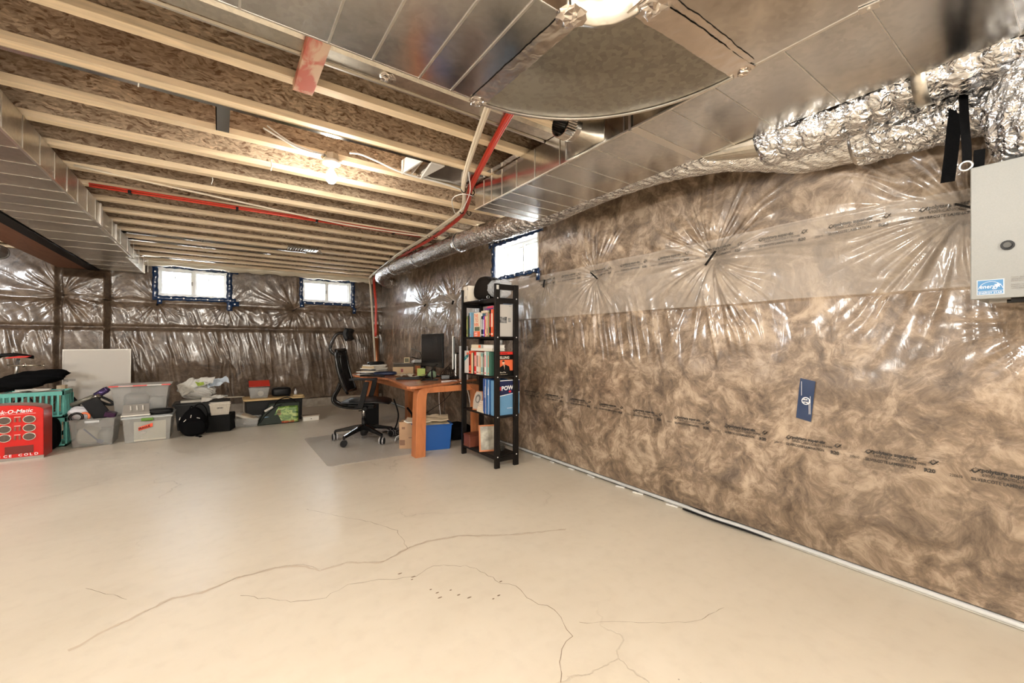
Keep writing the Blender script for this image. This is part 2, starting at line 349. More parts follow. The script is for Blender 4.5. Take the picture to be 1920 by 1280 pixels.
for k,(x,y) in enumerate([(0.836, 1.875), (0.851, 1.833), (0.845, 1.791), (0.913, 1.815), (0.927, 1.759), (0.958, 1.712), (1.045, 1.639), (1.08, 1.646), (0.809, 2.028), (0.794, 2.009), (1.151, 1.736), (0.763, 2.096)]):
    b = B(); b.prism([(x+.006*math.cos(a)*(1+.5*(k%3)),y+.004*math.sin(a)) for a in np.linspace(0,5.6,7)],'z',.0002,.0008); obj('pit', b, ck, floor)
# polythene-faced blanket walls as height fields (metres out from the sheet plane towards the room)
PINS_R = [(.357,1.80,.62,1.3,'l'),(1.531,1.768,.55,1.25,''),(2.601,1.788,.42,1.0,''),(3.30,1.83,.26,.6,'u'),(5.34,1.764,.50,1.2,''),(6.321,1.797,.50,1.2,''),(.10,1.28,.30,.9,'d')]
PINS_F = [(-1.80,1.86,.62,1.3,'l'),(-1.36,1.82,.30,.8,''),(-.80,1.82,.42,1.1,''),(.10,1.83,.40,.7,''),(1.12,1.79,.55,1.3,''),(2.15,1.82,.3,.6,'')]
def pinfield(s, z, pins):
    h = np.zeros_like(s)
    for k,(s0,z0,Rr,S,mode) in enumerate(pins):
        dx = s-s0; dz = z-z0; r = np.sqrt(dx*dx+dz*dz)+1e-6; th = np.arctan2(dz,dx)
        m = (r < Rr*2.2)
        amp = np.exp(-(r/(Rr*.72))**2)*np.clip(r/.07,0,1)
        thw = th + .10*(vn(r*5+k*7, th*2+k)-.5)
        rid = ridge(thw*5.0+k*13+20, r*1.2+k)**2.0*.34 + ridge(thw*10.5+k*5+40, r*1.4+3*k)**1.7*.50
        brk = .45+.9*vn(th*5+k*3+9, r*5+k)
        up = np.clip(.75+.6*np.abs(np.sin(th)),0,1.3)
        h += m*S*(amp*rid*brk*up*.034*np.clip(r/.22+.2,.25,1) - .045*np.exp(-r/.10))
    return h
def D_right(y, z):
    h = .03*(fbm(y*1.3+5, z*1.6, 3)-.45)
    h += .035*np.clip((z-.05)/.25,0,1)*np.clip((1.45-z)/.5,0,1)
    h -= .022*np.exp(-((z-1.80)/.07)**2)
    h += .004*(z > 1.445)*(z < 1.885)*(y < 3.75)
    h += .0055*ridge(y*2.2+z*.9+3, z*1.1)**2
    # vertical drapes hanging from the seam, strongest between the second and third pinch
    w = np.exp(-((z-1.30)/.20)**2)*np.clip((y-1.0)/.5,0,1)
    h += .012*w*ridge((y+.22*(1.45-z))*19, z*1.6)**2
    h += .010*np.exp(-((z-1.1)/.5)**2)*np.clip((y-4.4)/.5,0,1)*ridge((y)*15, z*1.2)**2
    h += .0035*fbm(y*9+2, z*9, 3)
    h += pinfield(y, z, PINS_R)
    return h
def D_far(x, z):
    h = .03*(fbm(x*1.5+25, z*1.7+3, 3)-.45)
    col = np.clip((x+1.84)/.05,0,1)*np.clip((-1.33-x)/.05,0,1); h += .15*col*np.clip((2.25-z)*8,0,1)
    left = np.clip((-1.84-x)/.05,0,1); h += .09*left
    h -= .02*np.exp(-((z-1.82)/.05)**2) + .028*np.exp(-((z-1.42)/.03)**2)
    w = np.clip((1.44-z)/.06,0,1)*np.clip((z-.12)/.3,0,1)*(1-col)
    xw = x+.10*(fbm(x*2.5+3,z*2.2,3)-.45)+.10*(z-1.4); h += w*(.020*ridge(xw*11+2, z*1.1+5)**2*(.2+1.2*vn(x*3,z*2)) + .011*ridge(xw*25+3*z, z*3.0)**2*(.2+1.3*vn(x*6,z*4))) + .05*w*np.exp(-((z-1.0)/.4)**2)
    h += .010*(z>1.44)*(z<1.8)*ridge(x*14+4*z, z*5)**2
    h += .004*fbm(x*9, z*9+7, 3)
    h += pinfield(x, z, PINS_F)
    return h
WIN_R = [(3.40,4.20,1.96,2.345)]; WIN_F = [(-.80,.10,1.92,2.37),(1.24,2.11,1.945,2.355)]
def sheet(name, us, zs, fn, D, wins, m):
    us = np.array(sorted(set(us)|{w[i] for w in wins for i in (0,1)})); zs = np.array(sorted(set(zs)|{w[i] for w in wins for i in (2,3)}))
    U, Z = np.meshgrid(us, zs, indexing='ij'); H = D(U, Z)
    for a,b_,c,d in wins:    # flatten towards a window's edge
        dd = np.maximum(np.maximum(a-U,U-b_),np.maximum(c-Z,Z-d)); k = np.clip(dd/.09,0,1); H = H*k
    X,Y = fn(U,H); n,m_ = U.shape
    V = np.stack([X,Y,Z],-1).reshape(-1,3)
    I,J = np.meshgrid(np.arange(n-1),np.arange(m_-1),indexing='ij'); uc = (us[:-1]+us[1:])/2; zc = (zs[:-1]+zs[1:])/2
    keep = np.ones((n-1,m_-1),bool)
    for a,b_,c,d in wins: keep &= ~((uc[:,None]>a)&(uc[:,None]<b_)&(zc[None,:]>c)&(zc[None,:]<d))
    I,J = I[keep],J[keep]; F = np.stack([I*m_+J,(I+1)*m_+J,(I+1)*m_+J+1,I*m_+J+1],-1).astype(np.int32)
    me = bpy.data.meshes.new(name); me.vertices.add(len(V)); me.vertices.foreach_set('co',V.astype(np.float32).ravel())
    me.loops.add(F.size); me.loops.foreach_set('vertex_index',F.ravel()); me.polygons.add(len(F)); me.polygons.foreach_set('loop_start',np.arange(0,F.size,4,dtype=np.int32))
    me.update(calc_edges=True); me.validate()
    o = link(name, me, m, None, True); o['kind'] = 'structure'; return o
ys = list(np.arange(-3.9,-.6,.1))+list(np.arange(-.6,-.1,.012))+list(np.arange(-.1,3.3,.0068))+list(np.arange(3.3,4.4,.0095))+list(np.arange(4.4,8.52,.0125))
zs = list(np.arange(.045,1.10,.0125))+list(np.arange(1.10,2.25,.0075))+list(np.arange(2.25,2.74,.0125))
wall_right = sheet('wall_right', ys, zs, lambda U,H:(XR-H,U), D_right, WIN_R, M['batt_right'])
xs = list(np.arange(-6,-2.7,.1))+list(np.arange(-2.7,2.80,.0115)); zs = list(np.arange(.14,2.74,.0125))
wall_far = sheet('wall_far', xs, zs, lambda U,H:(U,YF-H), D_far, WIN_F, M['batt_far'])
for nm, args in (('foundation_right',[(2.86,3.0,-4,8.8)]),('foundation_far',[(-6,3.0,8.64,8.8)])): pass
def pierced(name, axis, c0, c1, a0, a1, wins, m):   # concrete wall with window openings
    b = B(); cuts = sorted([a0,a1]+[w[i] for w in wins for i in (0,1)])
    def bx(u0,u1,z0,z1):
        if u1-u0 < 1e-4 or z1-z0 < 1e-4: return
        b.box(c0,c1,u0,u1,z0,z1) if axis == 'x' else b.box(u0,u1,c0,c1,z0,z1)
    for i in range(len(cuts)-1):
        w = [k for k in wins if abs(k[0]-cuts[i]) < 1e-6]
        if w: bx(cuts[i],cuts[i+1],0,w[0][2]); bx(cuts[i],cuts[i+1],w[0][3],ZD)
        else: bx(cuts[i],cuts[i+1],0,ZD)
    return struct(name, b, m)
pierced('wall_foundation_right','x',2.84,3.0,-4,8.8,WIN_R,M['concrete_wall'])
pierced('wall_foundation_far','y',8.60,8.8,-6,2.84,WIN_F,M['concrete_wall'])
b = B(); b.box(-6.1,-6,-4,8.8,0,ZD); struct('wall_left', b, M['drywall'])
b = B(); b.box(-6.1,3,-4.1,-4,0,ZD); struct('wall_near', b, M['drywall'])
# base of the right wall: membrane gap, white strip and the lifted polythene hem
b = B(); b.box(2.735,2.80,-3.9,8.55,0,.05); base = struct('baseboard_right', b, M['membrane'])
pts = [(2.735-.004*math.sin(y*3), y, .012) for y in np.arange(-1,2.0,.1)]
b = B(); b.tube(pts,.011,6); obj('drain_strip', b, M['white_strip'], base)
pts = [(2.715-.018*math.sin((y-1.35)*9)*(1 if 1.35<y<1.7 else 0), y, .028) for y in np.arange(-1,8.4,.05)]
b = B(); b.tube(pts,.016,6,flat=.8); obj('sheet_hem', b, M['clear_lid'], base, True)
b = B(); b.tube(crom([(2.72,1.15,.012),(2.69,1.32,.02),(2.675,1.5,.022),(2.70,1.72,.012)],6),.011,6,flat=.5); tag(obj('loose_flap', b, M['black'], base, True),'loose black flap of membrane')
random.seed(5)
for k in range(7):
    y = 1.75+k*.27+random.random()*.1; b = B(); b.obb((2.705,y,.006),(.02,.05+.05*random.random(),.008),(0,0,random.uniform(-.3,.3))); obj('plaster_crumb', b, M['white_strip'], base)
b = B(); b.box(-2.6,2.7,8.46,8.56,0,.15); struct('baseboard_far', b, M['concrete_wall'])

# ---------------------------------------------------------------- ceiling: subfloor sheets and I-joists
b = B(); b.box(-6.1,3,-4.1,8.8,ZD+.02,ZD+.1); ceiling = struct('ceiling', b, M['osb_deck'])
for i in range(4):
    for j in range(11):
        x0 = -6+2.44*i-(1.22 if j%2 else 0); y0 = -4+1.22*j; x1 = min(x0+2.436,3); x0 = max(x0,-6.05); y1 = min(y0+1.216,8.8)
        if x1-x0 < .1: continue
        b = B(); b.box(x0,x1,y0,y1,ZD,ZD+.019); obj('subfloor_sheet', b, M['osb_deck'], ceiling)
JY = [2.235+.406*k for k in range(-15,16)]
me_cache = {}
for y in JY:
    if y > 8.45: continue
    b = B(); b.box(-5.98,2.83,y-.005,y+.005,ZJ+.038,ZD-.038); j = obj('joist', b, M['osb_web'], ceiling)
    b = B(); b.box(-5.98,2.83,y-.032,y+.032,ZJ,ZJ+.038); obj('bottom_flange', b, M['lumber'], j, bev=.002)
    b = B(); b.box(-5.98,2.83,y-.032,y+.032,ZD-.038,ZD-.001); obj('top_flange', b, M['lumber'], j)
b = B(); b.box(-5.98,2.83,8.47,8.5,ZJ-.02,ZD); tr = struct('trim_1', b, M['lumber'])
tr['label'] = 'rim board along the top of the far wall'
# pale wrapped insulation tucked above the far wall
P0 = [(-1.0,8.40,2.435),(-.2,8.39,2.44),(.4,8.40,2.43),(.9,8.38,2.44),(1.5,8.40,2.425),(2.1,8.38,2.43),(2.5,8.40,2.42)]
b = B(); pp = crom(P0,8); b.tube(pp,[.062+.012*math.sin(i*1.1)+.006*math.sin(i*2.7) for i in range(len(pp))],14)
solo('rim_insulation', b, mat('yellowed_wrap',(.62,.56,.44),.4,coat=.4,bump=.6,gs=30), 'long pale wrapped insulation roll along the top of the far wall above its windows', 'insulation', smooth=True)

# ---------------------------------------------------------------- windows
def window(n, axis, a0, a1, z0, z1, face, depth, label, bars=(.5,)):
    """face = coordinate of the blanket surface; depth = how far the vinyl frame sits back"""
    def bx(b, u0,u1,c0,c1,zz0,zz1): return b.box(c0,c1,u0,u1,zz0,zz1) if axis == 'x' else b.box(u0,u1,c0,c1,zz0,zz1)
    g = face+depth; ft = .035
    b = B()
    for (u0,u1,q0,q1) in ((a0,a1,z1-ft,z1),(a0,a1,z0,z0+ft),(a0,a0+ft,z0+ft,z1-ft),(a1-ft,a1,z0+ft,z1-ft)): bx(b,u0,u1,g,g+.06,q0,q1)
    w = struct('window_%d'%n, b, M['white'], bev=.003); w['label'] = label
    mid = (a0+a1)/2
    b = B(); bx(b,mid-.018,mid+.018,g-.006,g+.05,z0+ft,z1-ft); obj('meeting_stile', b, M['white'], w, bev=.003)
    for u0,u1,o in ((a0+ft,mid-.018,.0),(mid+.018,a1-ft,.02)):
        b = B()
        for (p0,p1,q0,q1) in ((u0,u1,z1-ft-.02,z1-ft),(u0,u1,z0+ft,z0+ft+.02),(u0,u0+.018,z0+ft+.02,z1-ft-.02),(u1-.018,u1,z0+ft+.02,z1-ft-.02)): bx(b,p0,p1,g+.01+o,g+.035+o,q0,q1)
        s = obj('sash', b, M['white'], w, bev=.002)
        b = B(); bx(b,u0+.018,u1-.018,g+.02+o,g+.024+o,z0+ft+.02,z1-ft-.02); obj('glass_pane', b, M['glass'], s)
        if axis == 'y':
            b = B(); bx(b,(u0+u1)/2-.03,(u0+u1)/2-.01,g+.017+o,g+.019+o,z1-.16,z1-.12); obj('sticker', b, pm((.55,.58,.62)), s)
    b = B(); bx(b,mid-.03,mid-.012,g-.022,g-.004,(z0+z1)/2-.03,(z0+z1)/2+.03); obj('latch', b, pm((.35,.35,.34)), w, bev=.003)
    b = B(); t = .012
    for (u0,u1,q0,q1) in ((a0-t,a1+t,z1,z1+t),(a0-t,a1+t,z0-t,z0),(a0-t,a0,z0,z1),(a1,a1+t,z0,z1)): bx(b,u0,u1,face-.004,g+.08,q0,q1)
    obj('jamb_liner', b, M['white'], w)
    return w
def tapes(w, axis, face, rects, dots):
    sgn = -1
    for i,(u0,u1,z0,z1,sk) in enumerate(rects):
        n = max(2,int(max(u1-u0,z1-z0)/.03)); P = np.zeros((2,n,3)); hor = (u1-u0) > (z1-z0)
        for k in range(n):
            t_ = k/(n-1); wv = .004*math.sin(k*1.9+i)+.003*math.sin(k*.7)
            for q in (0,1):
                u = u0+(u1-u0)*(t_ if hor else q); z = z0+(z1-z0)*(q if hor else t_)+sk*(t_-.5 if hor else 0)
                c = face-.012-wv
                P[q,k] = (c,u+wv,z+wv) if axis == 'x' else (u+wv,c,z+wv)
        b = B(); b.grid(P); o = obj('flashing_tape', b, M['navy'], w, True)
        md = o.modifiers.new('thick','SOLIDIFY'); md.thickness = .0015; md.offset = 0
        if dots:
            b = B(); L_ = max(u1-u0,z1-z0); m_ = max(1,int(L_/.15))
            for k in range(m_):
                t_ = (k+.5)/m_; u = u0+(u1-u0)*(t_ if hor else .5); z = z0+(z1-z0)*(.5 if hor else t_); c = face-.021
                ring = [(u+.011*math.cos(a*math.pi/5), z+.011*math.sin(a*math.pi/5)) for a in range(10)]
                b.prism(ring, axis, c, c+.002)
            obj('round_logo', b, M['print_w'], o)
w1 = window(1,'y',-.80,.10,1.92,2.37,8.49,.05,'left window in the far wall with blue tape around it')
w2 = window(2,'y',1.24,2.11,1.945,2.355,8.49,.05,'right window in the far wall with blue tape around it')
w3 = window(3,'x',3.40,4.20,1.96,2.345,2.715,.12,'window in the right wall above the black bookcase')
tapes(w1,'y',8.485,[(-.87,.26,2.36,2.43,-.02),(-.86,-.79,1.88,2.38,0),(.09,.17,1.72,2.40,0),(-.86,.22,1.86,1.93,.01),(-.80,-.74,1.80,1.88,0),(.15,.26,1.80,1.88,0)],True)
tapes(w2,'y',8.485,[(1.20,2.17,2.35,2.41,-.01),(1.19,1.25,1.90,2.38,0),(2.10,2.17,1.86,2.38,0),(1.20,2.17,1.90,1.95,0),(1.20,1.27,1.84,1.90,0),(2.13,2.19,1.76,1.86,0)],True)
tapes(w3,'x',2.705,[(3.28,4.33,2.335,2.42,0),(4.19,4.27,1.94,2.36,0),(3.34,4.20,1.925,1.968,.0),(3.335,3.40,1.84,1.96,0)],True)
# the neighbour's siding seen through the panes
b = B(); b.box(-4,5,10.6,10.7,-.5,4.2); sd = struct('wall_outside', b, M['siding'])
for k in range(16):
    z = .6+k*.2; b = B(); b.prism([(10.575,z),(10.6,z),(10.6,z+.2),(10.595,z+.2)],'x',-4,5); obj('siding_board', b, M['siding'], sd)
b = B(); b.box(-6,8,8.81,14,-.3,1.2); b.box(3.01,8,-4,8.8,-.3,1.2); struct('trim_2', b, M['drywall'])['label'] = 'ground outside the windows'
# pinch tapes and print on the polythene
def onR(y, z, o=.006): return (XR - float(D_right(np.array([y]),np.array([z]))[0]) - o, y, z)
def onRh(y,z): return max(XR-onR(y+.07,z,.0)[0], XR-onR(y-.07,z,0)[0], XR-onR(y,z+.05,0)[0])
def onF(x, z, o=.006): return (x, YF - float(D_far(np.array([x]),np.array([z]))[0]) - o, z)
for (y,z,a,l) in ((1.531,1.768,50,.11),(2.601,1.788,-40,.09),(3.30,1.80,75,.08),(.345,1.80,-30,.09),(5.34,1.764,60,.06),(6.321,1.797,30,.06)):
    b = B(); n = 6
    ps = [Vector((XR-max(.0,onRh(y,z)), y-math.cos(R(a))*l*(t/5-.5), z+math.sin(R(a))*l*(t/5-.5))) for t in range(n)]
    b.tube(ps,.015,6,flat=.3); obj('pinch_tape', b, M['black'], wall_right)
for (x,z,a,l) in ((-.80,1.81,80,.08),(1.12,1.79,35,.09),(-1.80,1.86,0,.08),(-1.36,1.82,0,.08),(2.15,1.82,70,.08)):
    b = B(); ps = [Vector(onF(x+math.cos(R(a))*l*(t/5-.5), z+math.sin(R(a))*l*(t/5-.5), .03)) for t in range(6)]
    b.tube(ps,.014,6,flat=.3); obj('pinch_tape', b, M['black'], wall_far)
def defR(q): return np.stack([XR-D_right(q[:,1],q[:,2])-.004, q[:,1], q[:,2]],-1)
def leaf(c, s):   # tick over a maple-leaf outline
    b = B(); y,z = c; P = lambda dy,dz: (y-dy*s, z+dz*s)
    pts = [(0,0),(.35,.25),(.3,.5),(.55,.45),(.5,.75),(.75,.7),(.85,.95),(1,.7),(1.2,.75),(1.15,.45),(1.4,.5),(1.3,.25),(1.6,0)]
    for i in range(len(pts)-1):
        p0, p1 = P(*pts[i]), P(*pts[i+1]); b.tube([onR(p0[0],p0[1],.004),onR(p1[0],p1[1],.004)],.0009,3,False)
    tk = [(.3,.35),(.7,-.15),(1.6,.75)]
    for i in range(2):
        p0, p1 = P(*tk[i]), P(*tk[i+1]); b.tube([onR(p0[0],p0[1],.005),onR(p1[0],p1[1],.005)],.0028 if i == 0 else .002,4,False)
    return b
xd, yd = (0,-1,0), (0,0,1)
def block(y, z, ink, sc=1.0):
    L_ = []
    L_.append(text('p','polytarp super-six',.0235*sc,ink,wall_right,(0,y-.034,z),xd,yd,bold=.0009,squeeze=.93,deform=defR))
    L_.append(text('p','69009-CAN/CGSB-51.34-M86',.0185*sc,ink,wall_right,(0,y-.036,z-.019),xd,yd,squeeze=.83,deform=defR))
    L_.append(text('p','SILVERCOTE LAMINATION',.0195*sc,ink,wall_right,(0,y-.004,z-.042),xd,yd,bold=.0003,squeeze=.80,deform=defR))
    L_.append(text('p','R20',.0235*sc,ink,wall_right,(0,y-.218,z-.045),xd,yd,bold=.0009,deform=defR))
    L_.append(text('p','220610',.017*sc,ink,wall_right,(0,y-.300,z-.045),xd,yd,squeeze=.8,deform=defR))
    o = joinm('printed_text', L_, wall_right, ink)
    for dy in (0,-.232):
        lf = leaf((y+dy,z-.004),.021); obj('printed_leaf', lf, ink, wall_right)
    return o
for k in range(12): block(.335+.361*k, .642+.0035*k, M['ink'])
for k in range(9): block(.51+.361*k, 1.825+.001*k, M['ink_faint'])
# blue tape patch on the right wall
b = B(); P = np.zeros((5,9,3))
for i in range(5):
    for k in range(9):
        y = .992-.074*i/4+.020*(k/8-.5)*-1; z = .772+.225*k/8-.014*(i/4); P[i,k] = onR(y,z,.008)
b.grid(P); tp = obj('blue_tape_patch', b, M['navy'], wall_right, True); tp['label'] = 'navy blue tape patch with white round logo'
b = B(); ring = [(.952+.021*math.cos(a*math.pi/8), .872+.021*math.sin(a*math.pi/8)) for a in range(16)]; xx = onR(.952,.872,.013)[0]
b.prism(ring,'x',xx,xx+.002); obj('round_logo', b, M['print_w'], tp)
b = B(); ring = [(.952+.017*math.cos(a*math.pi/8), .872+.017*math.sin(a*math.pi/8)) for a in range(16)]; b.prism(ring,'x',xx-.0008,xx+.001); lg = obj('logo_centre', b, M['navy'], tp)
text('logo_text','blue\nwrap',.015,M['print_w'],tp,(xx-.0016,.966,.876),xd,yd,bold=.0003,squeeze=.9)
b = B(); b.box(xx-.001,xx+.001,.972,.9735,.90,.98); b.box(xx-.001,xx+.001,.930,.9315,.80,.90); b.box(xx-.001,xx+.001,.936,.9372,.80,.88); obj('white_line', b, M['print_w'], tp)
b = B(); [b.obb(onF(-1.6+.07*k,2.30,.02),(.09,.02,.09),(0,0,.2*(k%3-1))) for k in range(7)]; tb = obj('beam_pocket_tape', b, M['navy'], wall_far); tb['label'] = 'blue tape round the end of the beam'

# ---------------------------------------------------------------- ducts
ZB = 2.245
def seams_x(root, xs_, y0, y1, z, m=None):   # standing seams running in y on the underside
    for x in xs_:
        b = B(); b.box(x-.0035,x+.0035,y0,y1,z-.004,z); obj('seam', b, m or M['galv_edge'], root)
def seams_y(root, ys_, x0, x1, z, m=None):
    for y in ys_:
        b = B(); b.box(x0,x1,y-.0018,y+.0018,z-.0025,z); obj('seam', b, m or M['galv_edge'], root)
# A: trunk beside the right wall (runs towards the far wall)
A = thing('supply_duct','long galvanised trunk duct beside the right wall ending above the bookcase','duct',(1.94,2,ZB),world=True)
b = B(); b.box(1.655,2.23,-1.6,2.86,ZB,ZJ-.004); obj('duct_body', b, M['galv'], A, bev=.003)
for y in (1.38,1.86,2.10,2.30,2.48,2.62,2.73):
    b = B(); b.box(1.651,1.656,y-.0025,y+.0025,ZB+.004,ZJ-.01); obj('side_rib', b, M['galv_edge'], A)
seams_y(A,[-1.2,-.8,-.45,-.12,.16,.42,.66,.92,1.12,1.33,1.58,1.80,2.0,2.2,2.38,2.52,2.66,2.76],1.66,2.228,ZB)
b = B(); b.box(1.652,2.232,1.30,1.345,ZB-.003,ZB); obj('slip_joint', b, M['galv_edge'], A)
b = B(); b.box(1.648,1.66,-1.6,2.86,ZB-.002,ZB+.006); obj('edge_fold', b, M['galv_edge'], A)
b = B(); b.obb((1.655,.42,ZB-.004),(.03,.05,.004),(0,0,.2)); b.cyl((1.655,.42,ZB-.012),(1.655,.42,ZB-.006),.006,n=8); obj('joint_clip', b, M['galv_edge'], A)
# B: trunk running left, joined by an elbow to C coming towards the camera
Bd = thing('trunk_duct','wide galvanised trunk duct crossing the ceiling above the camera','duct',(-.5,1.27,ZB),world=True)
b = B(); b.box(-.875,.925,.99,1.56,ZB,ZJ-.004); obj('duct_body', b, M['galv'], Bd, bev=.003)
seams_x(Bd,[-.5,-.2,.05,.31,.462,.645,.785],.992,1.558,ZB)
b = B(); b.box(-.875,.9,1.556,1.563,ZB-.001,ZB+.008); obj('edge_fold', b, M['galv_edge'], Bd)
Cd = thing('return_duct','flat galvanised duct overhead beside the trunk duct, seamed and plain','duct',(1.36,-.3,ZB),world=True)
b = B(); b.box(1.07,1.65,-1.6,.835,ZB,ZJ-.004); obj('duct_body', b, M['galv'], Cd, bev=.003)
seams_y(Cd,[-.6,-.2,.2],1.072,1.648,ZB)
# elbow
El = thing('duct_elbow','dull galvanised elbow plate with a curved edge overhead, taped along both joints','duct',(1.3,1.2,ZB),world=True)
cx_,cy_ = .925,.835; arc = [(cx_+.725*math.sin(a),cy_+.725*math.cos(a)) for a in np.linspace(0,math.pi/2,25)]; arc_i = [(cx_+.15*math.sin(a),cy_+.15*math.cos(a)) for a in np.linspace(math.pi/2,0,13)]
b = B(); b.prism(arc+arc_i,'z',ZB-.001,ZJ-.006); obj('elbow_body', b, M['galv_dull'], El)
b = B(); n = len(arc); b.prism([(cx_+(r_)*math.sin(a),cy_+r_*math.cos(a)) for r_,A_ in ((.73,np.linspace(0,math.pi/2,25)),(.718,np.linspace(math.pi/2,0,25))) for a in A_],'z',ZB-.010,ZB-.004); obj('rolled_edge', b, M['galv_edge'], El)
b = B(); b.prism([(cx_+r_*math.sin(a),cy_+r_*math.cos(a)) for r_,A_ in ((.155,np.linspace(0,math.pi/2,13)),(.138,np.linspace(math.pi/2,0,13))) for a in A_],'z',ZB-.012,ZJ-.02); obj('throat', b, M['galv_rough'], El, True)
def foilstrip(root, p0, p1, w, z, seed):
    p0, p1 = Vector(p0), Vector(p1); L_ = (p1-p0).length; t_ = (p1-p0)/L_; s_ = Vector((-t_.y,t_.x)); n = int(L_/.012); rr = np.random.RandomState(seed)
    P = np.zeros((6,n,3)); wj = 0
    for k in range(n):
        wj = wj*.8+.2*(rr.rand()-.5)*.02
        for i in range(6):
            q = p0+t_*(L_*k/(n-1))+s_*((i/5-.5)*w+wj); P[i,k] = (q.x,q.y,z-.0012-.0016*rr.rand())
    b = B(); b.grid(P); return obj('foil_tape', b, M['foil_tape'], root, True)
foilstrip(El,(.925,.975),(.915,1.575),.075,ZB-.0016,1); foilstrip(El,(1.05,.825),(1.665,.80),.085,ZB-.0016,2); foilstrip(El,(1.09,.755),(1.62,.75),.02,ZB-.001,5)
def wad(root, c, r, seed, mt=None, name='foil_wad'):
    rr = np.random.RandomState(seed); b = B(); n,m_ = 9,12; V = []
    for i in range(n):
        for k in range(m_):
            a = math.pi*(i+.5)/n; q = 2*math.pi*k/m_; rad = r*(.65+.5*rr.rand()); V.append((c[0]+rad*math.sin(a)*math.cos(q), c[1]+rad*math.sin(a)*math.sin(q), c[2]+rad*.28*math.cos(a)))
    b.add(V,[(i*m_+k,i*m_+(k+1)%m_,(i+1)*m_+(k+1)%m_,(i+1)*m_+k) for i in range(n-1) for k in range(m_)]+[tuple(range(m_)),tuple((n-1)*m_+k for k in range(m_))][::1])
    return obj(name, b, mt or M['foil_tape'], root)
wad(El,(.915,.975,ZB-.01),.05,4); wad(El,(1.10,.80,ZB-.01),.05,6); wad(El,(.91,1.56,ZB-.008),.032,7); wad(El,(1.655,.80,ZB-.008),.025,8)
b = B(); b.obb((1.36,1.60,ZB-.004),(.012,.03,.02),(0,0,.3)); 
# joist-bay duct just beyond the trunk
t = thing('joist_bay_duct','beige-reflecting rounded sheet metal duct tucked between joists beyond the trunk duct','duct',(.0,1.93,ZJ),world=True)
b = B(); b.prism([(1.875,2.52),(1.875,2.46),(1.895,2.445),(1.975,2.445),(1.995,2.455),(2.00,2.475),(2.00,2.70),(1.875,2.70)],'x',-.875,1.65); obj('duct_body', b, M['galv_side'], t)
b = B(); b.box(-.875,1.65,1.995,2.006,2.44,2.452); obj('lip', b, M['galv_edge'], t)
wad(t,(.64,1.93,2.44),.04,9,M['foil_tape'])
b = B(); b.box(.285,.372,1.80,2.205,2.405,2.443); b.box(.285,.372,2.205,2.24,2.41,2.45)
bl = solo('wood_block', b, M['lumber_red'], 'short wood block with red stains spanning two joists beside the trunk duct', 'block', bev=.003)
# round takeoff with crimped collar on the left face of the supply duct
t = thing('round_takeoff','short crimped round collar on a flared boot on the side of the supply duct','takeoff',(1.5,1.62,2.33),world=True)
b = B(); b.hexa([(0,0)]*4,0,[(0,0)]*4,0) if False else None
n = 24; cy0,cz0 = 1.63,2.345; V = []
for k in range(n):
    a = 2*math.pi*k/n; V.append((1.545,cy0+.072*math.cos(a),cz0+.072*math.sin(a)))
for k in range(n):
    a = 2*math.pi*k/n; q = max(abs(math.cos(a)),abs(math.sin(a))); V.append((1.653,cy0+.03+.15*math.cos(a)/q,cz0+.008+.092*math.sin(a)/q))
b = B(); b.add(V,[(k,(k+1)%n,n+(k+1)%n,n+k) for k in range(n)]); obj('boot', b, M['galv_rough'], t, True)
b = B(); n = 72; V = []
for xq,rq in ((1.545,.072),(1.515,.072),(1.510,.076),(1.505,.072),(1.455,.069),(1.455,.066),(1.545,.068)):
    for k in range(n):
        a = 2*math.pi*k/n; r_ = rq+(.0035 if k%2 else -.001)*(1 if xq < 1.506 else .0); V.append((xq,cy0+r_*math.cos(a),cz0+r_*math.sin(a)))
b.add(V,[(i*n+k,i*n+(k+1)%n,(i+1)*n+(k+1)%n,(i+1)*n+k) for i in range(6) for k in range(n)]); obj('crimped_collar', b, M['galv'], t)
b = B(); b.box(1.50,1.502,1.60,1.63,2.30,2.34); obj('paper_sticker', b, M['paper'], t)
b = B(); b.box(1.645,1.653,1.33,1.345,ZB-.01,ZJ-.004); obj('hanger_bracket', b, M['galv_edge'], t)
# box duct in the joist bay feeding the end of the supply duct
t = thing('bay_boot','angular sheet metal boot in the joist bay near the bundled pipes with foil tape','takeoff',(1.45,2.85,ZJ),world=True)
b = B(); b.box(1.22,1.66,2.675,3.01,2.462,2.62); obj('boot_body', b, M['galv'], t, bev=.002)
b = B(); b.prism([(1.20,2.68),(1.30,2.68),(1.25,2.99)],'z',2.44,2.46); b.obb((1.13,2.84,2.50),(.012,.33,.1),(0,0,.12)); b.obb((1.17,2.84,2.50),(.006,.33,.07),(0,0,-.1)); obj('folded_flap', b, pm((.80,.79,.76),.35,.4), t)
wad(t,(1.24,2.98,2.455),.03,12)
rr = np.random.RandomState(9)
foilstrip(t,(1.628,2.25),(1.628,2.95),.045,2.453,9)
